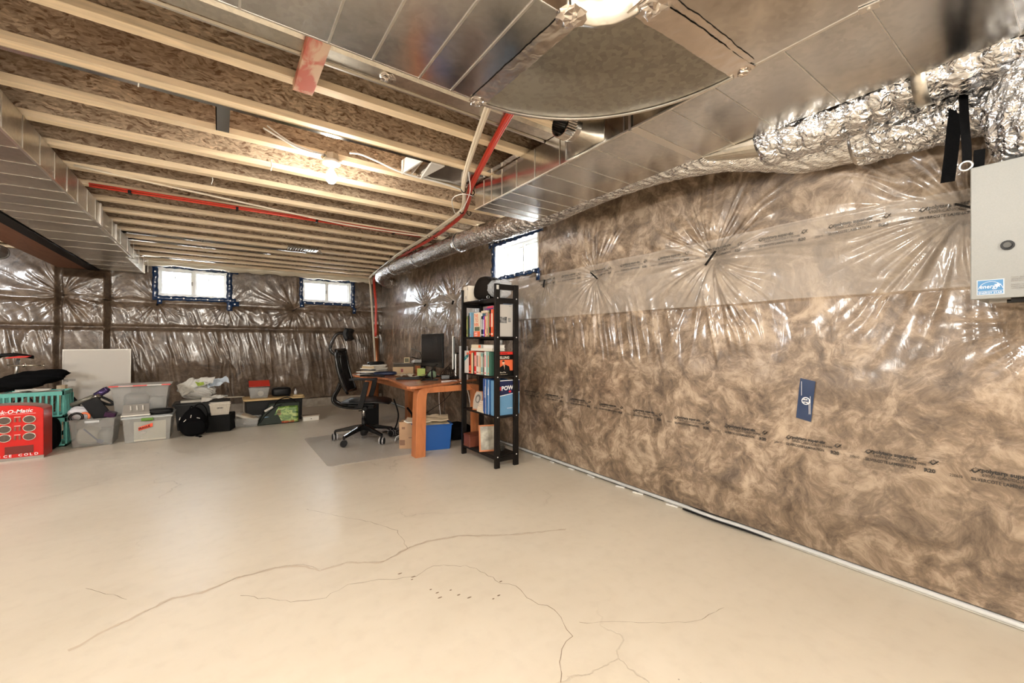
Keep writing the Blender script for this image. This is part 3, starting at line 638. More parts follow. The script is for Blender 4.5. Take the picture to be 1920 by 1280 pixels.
# bright round pipes leaving the left duct between joists
for k,(y,x1) in enumerate(((6.49,1.0),(6.90,.6),(8.11,.2))):
    b = B(); b.cyl((-.95,y,2.525),(x1,y,2.525),.07,n=16); b.cyl((-.2,y,2.525),(-.17,y,2.525),.073,n=16)
    solo('branch_pipe', b, M['galv'], ['round galvanised branch pipe between far joists, longest of the three','round galvanised branch pipe between far joists, middle one of three','round galvanised branch pipe between joists nearest the far wall'][k], 'pipe', smooth=True)
t = thing('joist_grille','small ribbed metal bracket box fixed under the far joists','bracket',(.9,6.25,2.40),world=True)
b = B(); b.box(.72,1.08,6.05,6.20,2.425,2.449); obj('bracket_body', b, M['galv'], t)
b = B(); [b.box(.73+.03*k,.735+.03*k,6.05,6.20,2.418,2.426) for k in range(11)]; obj('rib', b, M['galv_edge'], t)
b = B(); b.tube([(1.08,6.02,2.44),(1.14,6.12,2.40),(1.09,6.22,2.44)],.006,6); obj('wire_loop', b, M['galv_edge'], t)
# metal strip along a joist and the strap between joists
b = B(); b.box(-2.5,1.64,2.668,2.70,2.446,2.452); b.box(-2.5,1.64,2.674,2.678,2.45,2.50); solo('metal_edge_strip', b, M['galv'], 'long thin dark metal strip along the far side of the second visible joist', 'strip')
b = B(); b.box(-.02,.045,2.69,3.02,2.452,2.46); b.box(-.02,-.015,2.69,3.02,2.452,2.49); solo('metal_strap', b, M['galv'], 'short flat metal strap bridging two joists left of the lit bulb', 'strap')
# left trunk duct and beam
t = thing('left_duct','long seamed galvanised trunk duct on the left running to the far wall','duct',(-1.18,5,ZB),world=True)
b = B(); b.box(-1.43,-.885,-2,5.2,ZB,ZJ-.004); b.box(-1.43,-.905,5.2,6.9,ZB,ZJ-.004); b.box(-1.43,-.95,6.9,8.42,ZB+.005,ZJ-.004); obj('duct_body', b, M['galv_rough'], t, bev=.003)
b = B(); y = .4
ysm = []
while y < 8.2: ysm.append(y); y += .27 if y < 5.2 else .42
seams_y(t,ysm,-1.428,-.89,ZB,M['galv'])
for y in ysm:
    b = B(); b.box(-.886,-.882,y+.03,y+.034,ZB+.002,ZJ-.01); obj('side_rib', b, M['galv_edge'], t)
b = B(); b.box(-.887,-.874,-2,6.9,ZB-.003,ZB+.006); b.box(-.955,-.945,6.9,8.42,ZB,ZB+.01); obj('edge_fold', b, M['galv_edge'], t)
for q in ((-.955,-.935,8.38,8.42),(-.89,-.872,5.17,5.2),(-.91,-.892,6.0,6.03)): b = B(); b.box(*q,ZB,ZJ-.004); obj('joint_flange', b, M['galv_edge'], t)
wad(t,(-.93,7.9,2.43),.05,31); wad(t,(-.93,8.3,2.42),.05,32)
b = B(); b.box(-1.555,-1.44,-3.9,8.4,ZB-.01,ZB+.01); b.box(-1.505,-1.49,-3.9,8.4,ZB+.01,ZJ-.03); b.box(-1.555,-1.44,-3.9,8.4,ZJ-.03,ZJ-.004)
solo('steel_beam', b, M['steel_dark'], 'black steel I-beam running along the left side of the left duct', 'beam')
b = B(); b.box(-1.86,-1.565,-3.9,8.4,ZB,ZJ-.004); solo('wooden_beam', b, M['lumber_dark'], 'glossy reddish brown boxed beam left of the black steel beam', 'beam', bev=.003)
b = B(); b.cyl((-2.05,4.2,2.22),(-2.05,7.2,2.22),.075,n=20); b.cyl((-2.05,7.18,2.22),(-2.05,7.22,2.22),.08,n=20); solo('grey_pipe', b, pm((.28,.27,.25),.4), 'round grey pipe end at the left edge under the beam', 'pipe', smooth=True)

# ---------------------------------------------------------------- insulated flexible ducts
def flex(root, name, pts, rad, amp=.010, spiral=0, seed=0, mt=None, n=72, step=.009, caps=True, long=1.0):
    P = crom(pts, 24); out = [P[0]]; acc = 0
    for i in range(1,len(P)):
        d = (P[i]-P[i-1]).length; acc += d
        if acc >= step: out.append(P[i]); acc = 0
    # resample evenly
    cum = [0]
    for i in range(1,len(P)): cum.append(cum[-1]+(P[i]-P[i-1]).length)
    N = int(cum[-1]/step)+1; S = np.linspace(0,cum[-1],N); arr = np.array([list(p) for p in P]); Q = np.stack([np.interp(S,cum,arr[:,k]) for k in range(3)],-1)
    T = np.gradient(Q,axis=0); T /= np.linalg.norm(T,axis=1)[:,None]
    a = np.cross(T[0],[0,0,1.]) if abs(T[0][2])<.95 else np.cross(T[0],[1.,0,0]); FA = []
    for k in range(N):
        a = a-T[k]*np.dot(a,T[k]); a /= np.linalg.norm(a); FA.append(a.copy())
    FA = np.array(FA); FB = np.cross(T,FA); th = np.arange(n)*2*np.pi/n
    s2,t2 = np.meshgrid(S,th,indexing='ij')
    cu,cv = np.cos(t2)*3,np.sin(t2)*3
    rr_ = rad*(1+.06*(fbm(s2*3+seed,cu*.3+5,2)-.4)) + amp*(ridge(s2*26*long+seed*3+cu*1.3, cv*1.2+cu*1.6+10+s2*4)**1.3-.5) + amp*.8*(ridge(s2*64*long+cu*3+seed,cv*3+20+s2*9)-.5)
    if spiral: rr_ += spiral*(np.abs(np.sin((s2*math.pi/.085)))**.6-.5)
    if isinstance(rad,float): pass
    V = Q[:,None,:]+(FA[:,None,:]*np.cos(t2)[...,None]+FB[:,None,:]*np.sin(t2)[...,None])*rr_[...,None]
    me = bpy.data.meshes.new(name); nv = N*n; me.vertices.add(nv); me.vertices.foreach_set('co',V.astype(np.float32).ravel())
    I,K = np.meshgrid(np.arange(N-1),np.arange(n),indexing='ij'); F = np.stack([I*n+K,I*n+(K+1)%n,(I+1)*n+(K+1)%n,(I+1)*n+K],-1).reshape(-1,4).astype(np.int32)
    me.loops.add(F.size); me.loops.foreach_set('vertex_index',F.ravel()); me.polygons.add(len(F)); me.polygons.foreach_set('loop_start',np.arange(0,F.size,4,dtype=np.int32)); me.update(calc_edges=True)
    return link(name, me, mt or M['foil'], root, True), Q
def band(root, p, d, r, w, m=None, name='clamp_band', flat=1):
    p, d = Vector(p), Vector(d).normalized(); b = B(); b.tube([p-d*w/2,p+d*w/2],r,28,False); o = obj(name, b, m or M['galv_edge'], root, True)
    s_ = o.modifiers.new('t','SOLIDIFY'); s_.thickness = .003; return o
F1 = thing('flexible_duct','long sagging foil-wrapped flexible duct along the right wall, passing over the bookcase to the corner','flexible duct',(2.3,3.5,2.2),world=True)
path = [(2.52,7.35,2.26),(2.34,7.22,2.28),(2.19,6.85,2.30),(2.17,6.2,2.325),(2.21,5.4,2.335),(2.21,4.6,2.33),(2.24,3.9,2.33),(2.31,3.2,2.32),(2.345,2.8,2.325),(2.35,2.3,2.35),(2.35,1.72,2.345),(2.39,1.30,2.30),(2.53,1.08,2.265),(2.60,.93,2.225),(2.60,.70,2.205)]
flex(F1,'foil_sleeve',path,.098,.009,0,1,M['foil_s'])
for p,d in (((2.17,6.2,2.325),(0,1,0)),((2.21,5.4,2.335),(0,1,0)),((2.225,4.2,2.33),(.03,-1,0))):
    band(F1,p,d,.109,.05,M['foil'],'foil_joint')
F1b = thing('flexible_duct','short fat crinkled foil duct section between the metal band and the black straps','flexible duct',(2.58,.5,2.1),world=True)
flex(F1b,'foil_sleeve',[(2.60,.70,2.205),(2.60,.55,2.205),(2.59,.38,2.19),(2.57,.2,2.16),(2.55,.10,2.05),(2.53,.06,1.9)],.118,.016,0,4,M['foil'],104,.006)
band(F1b,(2.60,.69,2.205),(0,1,0),.116,.05)
F2 = thing('flexible_duct','ribbed foil-wrapped flexible duct rising from the silver boot along the trunk duct','flexible duct',(2.36,.4,2.2),world=True)
flex(F2,'foil_sleeve',[(2.335,1.02,2.245),(2.345,.9,2.235),(2.36,.7,2.258),(2.36,.5,2.295),(2.355,.25,2.295),(2.36,.0,2.295),(2.38,-.3,2.29),(2.42,-.6,2.2)],.110,.010,.016,2,M['foil'],104,.006)
band(F2,(2.358,.42,2.295),(0,1,0),.124,.045,M['galv_side'])
# silver boot joining it to the trunk
n = 24; V = []
for k in range(n):
    a = 2*math.pi*k/n; V.append((2.33+.086*math.cos(a),1.03,2.262+.086*math.sin(a)))
for k in range(n):
    a = 2*math.pi*k/n; q = max(abs(math.cos(a)),abs(math.sin(a))); V.append((2.285+.055*math.cos(a)/q,1.30,2.29+.05*math.sin(a)/q))
b = B(); b.add(V,[(k,(k+1)%n,n+(k+1)%n,n+k) for k in range(n)]+[tuple(range(n,2*n))]); obj('metal_boot', b, M['galv_side'], F2)
band(F2,(2.33,1.02,2.265),(0,1,0),.094,.03,M['foil'],'foil_joint')
F3 = thing('flexible_duct','large crinkled foil duct rising from the top of the wall-hung grey cabinet','flexible duct',(2.43,-.1,1.85),world=True)
flex(F3,'foil_sleeve',[(2.44,.04,1.84),(2.43,.10,1.98),(2.42,.10,2.10),(2.42,.0,2.21),(2.43,-.25,2.27),(2.44,-.8,2.27)],.148,.022,0,7,M['foil'],120,.006)
b = B()
st = thing('hanging_strap','wide black webbing strap hanging down from the foil ducts beside the grey cabinet','strap',(2.50,.35,1.9),world=True)
def ribbon(pts, w, wd=(0,1,0), th=.003):
    P = crom(pts,6); wd = Vector(wd)*w/2; b = B(); b.grid(np.array([[list(p-wd) for p in P],[list(p+wd) for p in P]])); return b
def rib_obj(name, pts, w, wd, m, parent, th=.003):
    o = obj(name, ribbon(pts,w,wd), m, parent); s_ = o.modifiers.new('t','SOLIDIFY'); s_.thickness = th; return o
rib_obj('webbing',[(2.49,.345,2.2),(2.47,.352,2.1),(2.465,.36,1.98),(2.46,.37,1.86)],.042,(.35,-.94,0),M['black_m'],st)
st2 = thing('hanging_strap','narrow black strap with a steel ring meeting the top corner of the grey cabinet','strap',(2.45,.3,1.86),world=True)
rib_obj('webbing',[(2.46,.325,2.2),(2.40,.315,2.08),(2.345,.302,1.95),(2.32,.298,1.885)],.026,(.35,-.94,0),M['black_m'],st2)
b = B(); b.tube([(2.318,.300+.017*math.cos(a),1.868+.017*math.sin(a)) for a in np.linspace(0,2*math.pi,17)],.0045,8,False); obj('steel_ring', b, pm((.75,.75,.75),.25,1), st2, True)
rib_obj('short_webbing',[(2.36,.27,1.93),(2.35,.272,1.855)],.03,(.35,-.94,0),M['black_m'],st2)

# ventilation cabinet on the right wall
t = thing('ventilation_cabinet','light grey ventilation cabinet hung on the right wall with round knob and blue star sticker','cabinet',(2.5,-.1,1.358),world=True)
b = B(); b.box(2.305,2.68,-.52,.283,1.362,1.846); obj('cabinet_body', b, M['hrv'], t, bev=.004)
b = B(); b.box(2.298,2.306,-.525,.286,1.358,1.850); obj('door_panel', b, M['hrv'], t, bev=.003)
b = B(); y0,z0 = .196,1.545
for rr_,x_ in ((.017,2.292),(.012,2.288)):
    b.prism([(y0+rr_*math.cos(a*math.pi/8),z0+rr_*math.sin(a*math.pi/8)) for a in range(16)],'x',x_,2.299)
kn = obj('knob', b, M['black'], t)
b = B(); b.prism([(y0+.0095*math.cos(a*math.pi/8),z0+.0095*math.sin(a*math.pi/8)) for a in range(16)],'x',2.286,2.29); obj('knob_centre', b, pm((.09,.09,.085),.6), kn)
b = B(); b.box(2.2965,2.2985,.203,.270,1.372,1.428); sk = obj('blue_sticker', b, pm((.45,.50,.55)), t)
b = B(); b.box(2.2955,2.2966,.206,.267,1.387,1.425); b.box(2.2955,2.2966,.206,.267,1.375,1.385); obj('sticker_print', b, pm((.06,.20,.40)), sk)
text('sticker_text','ENERGY STAR',.0092,M['print_w'],sk,(2.295,.265,1.3765),xd,yd,squeeze=.98)
text('sticker_script','energy',.020,M['print_w'],sk,(2.295,.263,1.396),xd,(0,-.15,1),squeeze=.85)
b = B(); sp = [(.2185+(.009 if k%2 == 0 else .004)*math.cos(k*math.pi/5+.3), 1.406+(.009 if k%2 == 0 else .004)*math.sin(k*math.pi/5+.3)) for k in range(10)]; b.prism(sp,'x',2.2947,2.2956)
b.tube([(2.295,.236+.03*math.cos(a),1.388+.032*math.sin(a)) for a in np.linspace(.2,math.pi-.2,12)],.0006,4); obj('sticker_star', b, M['print_w'], sk)
for r_ in range(2):
    text('cabinet_text',['Caution: disconnect the power supply before\nopening this cabinet. Clean the filters\nand the core as described in the manual.','Attention : couper le courant avant\nd\'ouvrir cet appareil. Nettoyer les filtres\ncomme indique dans le manuel.'][r_],.0065,M['ink_faint'],t,(2.2962,.188,1.428-.026*r_),xd,yd,squeeze=.8)
b = B(); b.box(2.32,2.345,.03,.19,1.343,1.361); b.cyl((2.33,.04,1.347),(2.33,.2,1.347),.007,n=8); lt = obj('latch', b, M['black_g'], t)
b = B(); b.box(2.40,2.66,-.48,.25,1.348,1.362); obj('drip_tray', b, M['galv'], t)
b = B(); b.cyl((2.46,.04,1.845),(2.46,.04,1.90),.10,n=24); obj('duct_port', b, M['galv'], t, True)

# ---------------------------------------------------------------- pipes, cables, lamp
def bundle(name, label, offs, pts, r, m, cat='pipe'):
    t = thing(name, label, cat, pts[len(pts)//2], world=True)
    for k,(dx,dy,dz) in enumerate(offs):
        b = B(); b.tube([Vector(p)+Vector((dx,dy,dz)) for p in crom(pts,8)],r,10); obj('tube', b, m, t, True)
    return t
pc = [(1.02,1.45,2.47),(1.06,1.60,2.42),(1.20,1.98,2.425),(1.42,2.55,2.43),(1.60,2.95,2.432),(1.72,3.15,2.432),(1.87,3.5,2.432),(1.93,4.0,2.432),(1.99,4.6,2.432),(2.06,5.7,2.432),(2.2,6.9,2.43),(2.32,7.9,2.43),(2.36,8.12,2.41),(2.40,8.2,2.30),(2.44,8.22,1.8),(2.50,8.24,.9),(2.52,8.24,.55)]
cp = bundle('cream_pipe_bundle','pair of cream plastic pipes tied under the joists and dropping down the far corner',((0,0,0),(-.016,-.01,.004)),pc,.0125,M['cream']) ; cp['category'] = 'pipe'
pr = [(1.17,1.38,2.47),(1.20,1.52,2.425),(1.30,1.9,2.43),(1.50,2.5,2.435),(1.66,2.95,2.435),(1.78,3.2,2.435),(1.93,3.6,2.435),(2.02,4.1,2.435),(2.08,4.7,2.435),(2.14,5.7,2.435),(2.26,6.9,2.43),(2.36,7.8,2.40),(2.44,8.1,2.25),(2.50,8.2,1.9),(2.50,8.22,1.3)]
rp = bundle('red_pipe_bundle','three bright red plastic pipes tied under the joists beside the cream pipes',((0,0,0),(.016,.004,.006),(-.012,.0,.008)),pr,.0095,M['red_pipe']); rp['category'] = 'pipe'
for k,(x,y) in enumerate(((1.61,2.98),(1.86,3.48),(1.98,4.5),(2.04,5.3),(2.12,6.3),(2.2,6.95))):
    b = B(); b.tube([(x+.005+.022*math.cos(a),y,2.432+.022*math.sin(a)) for a in np.linspace(0,2*math.pi,13)],.004,5,False); obj('cable_tie', b, M['black'], cp)
    b = B(); b.tube([(x+.095+.022*math.cos(a),y+.02,2.437+.022*math.sin(a)) for a in np.linspace(0,2*math.pi,13)],.004,5,False); obj('cable_tie', b, M['black'], rp)
b = B(); b.tube([(-.85,4.625,2.438),(1.93,4.625,2.438)],.0085,8); b.tube([(-.85,4.62,2.455),(1.9,4.62,2.455)],.0085,8)
tr_ = thing('red_pipe','red plastic pipe clipped along one joist across the room','pipe',(.5,4.62,2.43),world=True); obj('tube', b, M['red_pipe'], tr_, True)
for x in (-.62,.12,.80,1.6):
    b = B(); b.box(x,x+.02,4.605,4.66,2.425,2.45); obj('pipe_clip', b, M['black'], tr_)
b = B(); b.tube(crom([(-.85,4.20,2.452),(.6,4.5,2.44),(1.1,4.58,2.435),(1.7,4.60,2.44),(1.97,4.55,2.435)],8),.009,8); solo('cream_pipe', b, M['cream'], 'single cream pipe sagging beside the red pipe under the joists', 'pipe', smooth=True)
b = B(); b.tube(crom([(1.46,2.62,2.42),(1.63,2.9,2.40),(1.74,3.2,2.38),(1.80,3.42,2.39),(1.86,3.52,2.40),(1.76,3.42,2.39),(1.60,3.15,2.40),(1.62,3.02,2.41),(1.72,3.0,2.41)],8),.004,6); solo('white_wire_loop', b, M['white'], 'thin white wire looped around the tied pipe bundles', 'wire', smooth=True)
b = B(); b.cyl((2.54,8.32,.0),(2.54,8.32,1.55),.052,n=20); cpp = solo('copper_coloured_pipe', b, M['copper'], 'thick shiny copper-brown pipe standing in the far right corner', 'pipe', smooth=True)
b = B(); b.cyl((2.54,8.32,1.28),(2.54,8.32,1.33),.060,n=20); b.cyl((2.54,8.32,1.55),(2.54,8.32,1.60),.058,n=20); obj('clamp', b, pm((.55,.5,.42),.4,.6), cpp)
# lamp holder with lit bulb
t = thing('bulb_lamp','lit bare bulb in a white porcelain holder under a joist','lamp',(.62,3.02,2.32))
b = B(); b.lathe([(.05,.115),(.05,.155)],n=8); obj('octagon_box', b, M['galv'], t)
b = B(); b.lathe([(.03,.078),(.056,.088),(.058,.10),(.05,.114)],n=28); obj('holder', b, M['porcelain'], t, True)
b = B(); b.lathe([(.014,.05),(.016,.08)],n=16); obj('bulb_cap', b, pm((.7,.7,.68),.3,1), t, True)
b = B(); b.lathe([(.002,-.042),(.018,-.039),(.031,-.022),(.036,-.002),(.033,.016),(.021,.035),(.014,.05)],n=24); obj('bulb', b, M['bulb'], t, True)
b = B(); b.tube(crom([(.22,3.0,2.53),(.32,3.0,2.49),(.40,3.0,2.46),(.48,3.005,2.45),(.57,3.01,2.455)],6),.006,6); b.tube(crom([(.24,3.0,2.55),(.33,3.0,2.50),(.42,3.0,2.468),(.57,3.015,2.462)],6),.005,6)
solo('lamp_cable', b, M['white'], 'white electric cable drooping to the lamp from the left', 'cable', smooth=True)
b = B(); b.tube(crom([(.73,2.98,2.50),(.80,2.98,2.51),(.92,2.98,2.49),(1.05,2.98,2.46),(1.2,2.99,2.45),(1.35,3.0,2.455),(1.50,3.0,2.448),(1.62,3.02,2.445)],6),.007,6)
solo('lamp_cable', b, M['white'], 'white electric cable running from beside the lamp towards the pipe bundles', 'cable', smooth=True)
for k,(x,y,z0,z1) in enumerate(((-.32,2.676,2.56,2.43),(.30,3.418,2.50,2.42),(-.05,3.9,2.47,2.40))):
    b = B(); b.tube([(x,y,z0),(x+.005,y,(z0+z1)/2),(x-.003,y,z1)],.003,5); solo('wire_stub', b, M['white'], ['thin pale wire hanging from the joists at upper left','short wire stub sticking down left of the lit bulb','short wire stub hanging from a joist behind the bulb'][k], 'wire')

# ---------------------------------------------------------------- soft shapes
def blob(c, size, seed, power=.7, amp=.06, n=20, m_=28, flatb=True, rot=0):
    """a soft lumpy volume sitting on its base: c = base centre"""
    a = (np.arange(n)+.5)/n*np.pi; q = np.arange(m_)*2*np.pi/m_; A_,Q = np.meshgrid(a,q,indexing='ij')
    sg = lambda t: np.sign(t)*np.abs(t)**power
    x = sg(np.sin(A_))*sg(np.cos(Q)); y = sg(np.sin(A_))*sg(np.sin(Q)); z = sg(np.cos(A_))
    k = 1+amp*2*(fbm(x*1.7+seed*3.1+z*1.3+20, y*1.7+z*1.1+seed+20, 4)-.47)
    x,y,z = x*k*size[0]/2, y*k*size[1]/2, z*k*size[2]/2
    if flatb: z = np.maximum(z,-size[2]/2)
    cr,sr = math.cos(rot),math.sin(rot); X = c[0]+x*cr-y*sr; Y = c[1]+x*sr+y*cr; Z = c[2]+size[2]/2+z
    V = np.stack([X,Y,Z],-1).reshape(-1,3).tolist(); b = B()
    return b.add(V,[(i*m_+k,(i+1)*m_+k,(i+1)*m_+(k+1)%m_,i*m_+(k+1)%m_) for i in range(n-1) for k in range(m_)]+[tuple(range(m_)),tuple((n-1)*m_+k for k in range(m_))[::-1]])
def crumple(c, w, d, amp, seed, rot=0, n=14, tilt=(0,0)):
    g = np.linspace(-.5,.5,n); X,Y = np.meshgrid(g*w,g*d,indexing='ij'); Z = amp*2*(fbm(X*14+seed*5+30,Y*14+seed*3+30,3)-.45)+tilt[0]*X+tilt[1]*Y
    Z = Z-Z.min(); cr,sr = math.cos(rot),math.sin(rot); b = B()
    b.grid(np.stack([c[0]+X*cr-Y*sr,c[1]+X*sr+Y*cr,c[2]+Z],-1)); return b
def openbox(x0,x1,y0,y1,z0,z1,t=.004,flare=.02,rim=.012):
    """tapered open tub: walls, base, rolled rim; bottom rectangle given, top is wider by flare"""
    b = B(); f = flare; o0 = [(x0,y0),(x1,y0),(x1,y1),(x0,y1)]; o1 = [(x0-f,y0-f),(x1+f,y0-f),(x1+f,y1+f),(x0-f,y1+f)]
    i0 = [(x0+t,y0+t),(x1-t,y0+t),(x1-t,y1-t),(x0+t,y1-t)]; i1 = [(x0-f+t,y0-f+t),(x1+f-t,y0-f+t),(x1+f-t,y1+f-t),(x0-f+t,y1+f-t)]
    r1 = [(x0-f-rim,y0-f-rim),(x1+f+rim,y0-f-rim),(x1+f+rim,y1+f+rim),(x0-f-rim,y1+f+rim)]
    V = [(*p,z0) for p in o0]+[(*p,z1-.012) for p in o1]+[(*p,z1-.012) for p in r1]+[(*p,z1) for p in r1]+[(*p,z1) for p in i1]+[(*p,z0+t) for p in i0]
    F = [(3,2,1,0)]+[(L_*4+k,L_*4+(k+1)%4,L_*4+4+(k+1)%4,L_*4+4+k) for L_ in range(5) for k in range(4)]+[(20,21,22,23)]
    b.add(V,F); return b

# ---------------------------------------------------------------- office chair
ch = thing('office_chair','black mesh office chair with headrest and armrests standing on the clear mat','chair',(1.43,5.17,.006),R(-27))
b = B(); b.lathe([(.028,.06),(.036,.075),(.045,.12),(.045,.15),(.03,.17)],n=20); hub = obj('base_hub', b, M['black_g'], ch, True)
b = B(); b.lathe([(.025,.15),(.025,.27)],n=18); obj('gas_column_sleeve', b, M['black'], ch, True)
b = B(); b.lathe([(.014,.27),(.014,.42)],n=16); obj('gas_column', b, pm((.7,.7,.7),.15,1), ch, True)
for ad in (28,100,172,244,316):
    a = R(ad); c_,s_ = math.cos(a),math.sin(a); P_ = lambda r_,z,w=0: (r_*c_-w*s_, r_*s_+w*c_, z)
    b = B(); V = []
    for r_,z,w,h in ((.02,.165,.034,.06),(.12,.155,.030,.05),(.25,.13,.025,.036),(.35,.112,.022,.028)):
        V += [P_(r_,z-h/2,-w),P_(r_,z-h/2,w),P_(r_,z+h/2,w*.6),P_(r_,z+h/2,-w*.6)]
    b.add(V,[(3,2,1,0)]+[(i*4+k,i*4+(k+1)%4,i*4+4+(k+1)%4,i*4+4+k) for i in range(3) for k in range(4)]+[(12,13,14,15)])
    lg = obj('base_leg', b, M['black_g'], ch, bev=.005)
    wa = a+.6; cx0,cy0_ = .35*c_,.35*s_; b = B(); b.cyl((cx0,cy0_,.11),(cx0,cy0_,.06),.012,n=10)
    wx,wy = math.cos(wa),math.sin(wa)
    for sd in (-1,1):
        p = Vector((cx0+sd*wx*.019,cy0_+sd*wy*.019,.042)); b.cyl(p-Vector((wx,wy,0))*.011,p+Vector((wx,wy,0))*.011,.036,n=20)
    ca = obj('caster', b, M['black'], lg)
    b = B()
    for sd in (-1,1):
        p = Vector((cx0+sd*wx*.019,cy0_+sd*wy*.019,.042)); V = []
        b.tube([p-Vector((wx,wy,0))*.008,p+Vector((wx,wy,0))*.008],.0415,24,False)
    obj('wheel_tyre', b, pm((.34,.33,.33),.5), lg)
def pad(P_, name, m, par, bev=0, th=None, smooth=True):
    b = B(); b.grid(P_); o = obj(name, b, m, par, smooth)
    if th: s_ = o.modifiers.new('t','SOLIDIFY'); s_.thickness = th; s_.offset = -1
    if bev: q = o.modifiers.new('b','SUBSURF'); q.levels = q.render_levels = 1
    return o
b = B(); sec = []
for x,w,z,h in ((-.23,.19,.475,.03),(-.19,.225,.485,.045),(-.05,.25,.485,.055),(.12,.25,.49,.055),(.24,.235,.485,.05),(.30,.20,.47,.04),(.315,.17,.455,.02)):
    sec.append([(x,w*math.cos(t)*(1 if abs(math.cos(t))<.95 else 1),z+h/2*math.sin(t)) for t in np.linspace(0,2*math.pi,20,endpoint=False)])
b.add([p for s_ in sec for p in s_],[(i*20+k,i*20+(k+1)%20,(i+1)*20+(k+1)%20,(i+1)*20+k) for i in range(6) for k in range(20)]+[tuple(range(20))[::-1],tuple(120+k for k in range(20))])
obj('seat', b, mat('black_leatherette',(.010,.011,.013),.36,spec=.35,bump=.15,gs=120), ch, True)
b = B(); b.obb((.0,0,.445),(.30,.30,.025)); b.obb((.02,0,.415),(.22,.16,.05)); b.cyl((.05,-.17,.41),(.05,.17,.41),.015,n=10); b.cyl((.05,-.19,.41),(.05,-.16,.41),.026,n=14); obj('tilt_mechanism', b, M['black'], ch, bev=.006)
b = B(); b.tube([(.02,.0,.40),(.02,-.20,.395),(.0,-.26,.40)],.006,6); obj('lever', b, M['black'], ch)
# back: curved mesh panel in a frame
zz = np.linspace(.60,1.10,16); yy = np.linspace(-1,1,11)
def bx_(z,t): return -.175-.24*(z-.60)-.03*math.sin((z-.6)*6)+.035*abs(t)**2.2
def bw(z): return .215+.035*math.sin((z-.6)/.5*math.pi)
P_ = np.array([[(bx_(z,t),t*bw(z),z) for t in yy] for z in zz]); mesh_m = mat('black_mesh_fabric',(.010,.010,.011),.6,spec=.1,alpha=.86)
pad(P_,'back_mesh',mesh_m,ch,th=.006)
ed = [P_[i][0] for i in range(16)]+[P_[15][k] for k in range(11)]+[P_[15-i][10] for i in range(16)]+[P_[0][10-k] for k in range(11)]
b = B(); b.tube([tuple(p) for p in ed],.017,8); obj('back_rim', b, M['black_g'], ch, True)
b = B()
for sy in (-1,1): b.tube(crom([(-.28,sy*.06,1.05),(-.285,sy*.05,.98),(-.27,sy*.04,.85),(-.26,sy*.04,.74),(-.30,sy*.045,.62),(-.345,sy*.05,.53),(-.33,sy*.06,.47),(-.24,sy*.07,.425),(-.10,sy*.06,.405),(.0,sy*.05,.405)],6),.018,8)
b.tube([(-.345,-.05,.53),(-.345,.05,.53)],.012,8); b.tube([(-.28,-.06,1.05),(-.28,.06,1.05)],.016,8); obj('back_frame', b, M['black_g'], ch, True)
P2 = np.array([[(bx_(z,t)-.035-.03*math.cos(t*1.4)*(1-abs(z-.70)/.12),t*.15,z) for t in np.linspace(-1,1,9)] for z in np.linspace(.60,.80,7)]); pad(P2,'lumbar_support',M['black_g'],ch,th=.012)
b = B(); b.tube(crom([(-.27,0,1.03),(-.33,0,1.04),(-.385,0,1.09),(-.385,0,1.14),(-.345,0,1.24),(-.30,0,1.295),(-.24,0,1.30)],6),[.013]*37 if False else .012,8,flat=1.6); hb = obj('headrest_bracket', b, M['black_g'], ch, True)
P3 = np.array([[(-.215-.03*abs(t)**2*-1-.02*math.cos(s_*2),t*.145,1.285+s_*.078) for t in np.linspace(-1,1,11)] for s_ in np.linspace(-1,1,7)]); pad(P3,'headrest',M['black'],ch,th=.05)
for sy in (-1,1):
    b = B(); b.prism([(-.02,.43),(.045,.43),(.09,.60),(.115,.735),(.06,.735),(.03,.60)],'y',sy*.275-.014,sy*.275+.014); b.obb((.0,sy*.2,.435),(.06,.17,.02)); ar = obj('armrest', b, M['black'], ch, bev=.006)
    V = []
    for x,w,z in ((-.10,.030,.762),(-.07,.042,.765),(.05,.045,.765),(.16,.045,.762),(.20,.030,.755)):
        V.append([(x,sy*.275+w*math.cos(t),z+.014*math.sin(t)) for t in np.linspace(0,2*math.pi,12,endpoint=False)])
    b = B(); b.add([p for s_ in V for p in s_],[(i*12+k,i*12+(k+1)%12,(i+1)*12+(k+1)%12,(i+1)*12+k) for i in range(4) for k in range(12)]+[tuple(range(12))[::-1],tuple(48+k for k in range(12))]); obj('arm_pad', b, pm((.02,.021,.023),.3), ar, True)
# chair mat
def rrect(x0,x1,y0,y1,r,n=6):
    o = []
    for cx0,cy0_,a0 in ((x1-r,y1-r,0),(x0+r,y1-r,90),(x0+r,y0+r,180),(x1-r,y0+r,270)):
        for k in range(n+1): a = R(a0+90*k/n); o.append((cx0+r*math.cos(a),cy0_+r*math.sin(a)))
    return o
b = B(); b.prism(rrect(.85,2.02,4.27,5.72,.07),'z',.0005,.0045)
solo('chair_mat', b, mat('frosted_vinyl',(.66,.66,.65),.2,alpha=.27,spec=.7), 'translucent grey plastic chair mat under the office chair', 'mat')

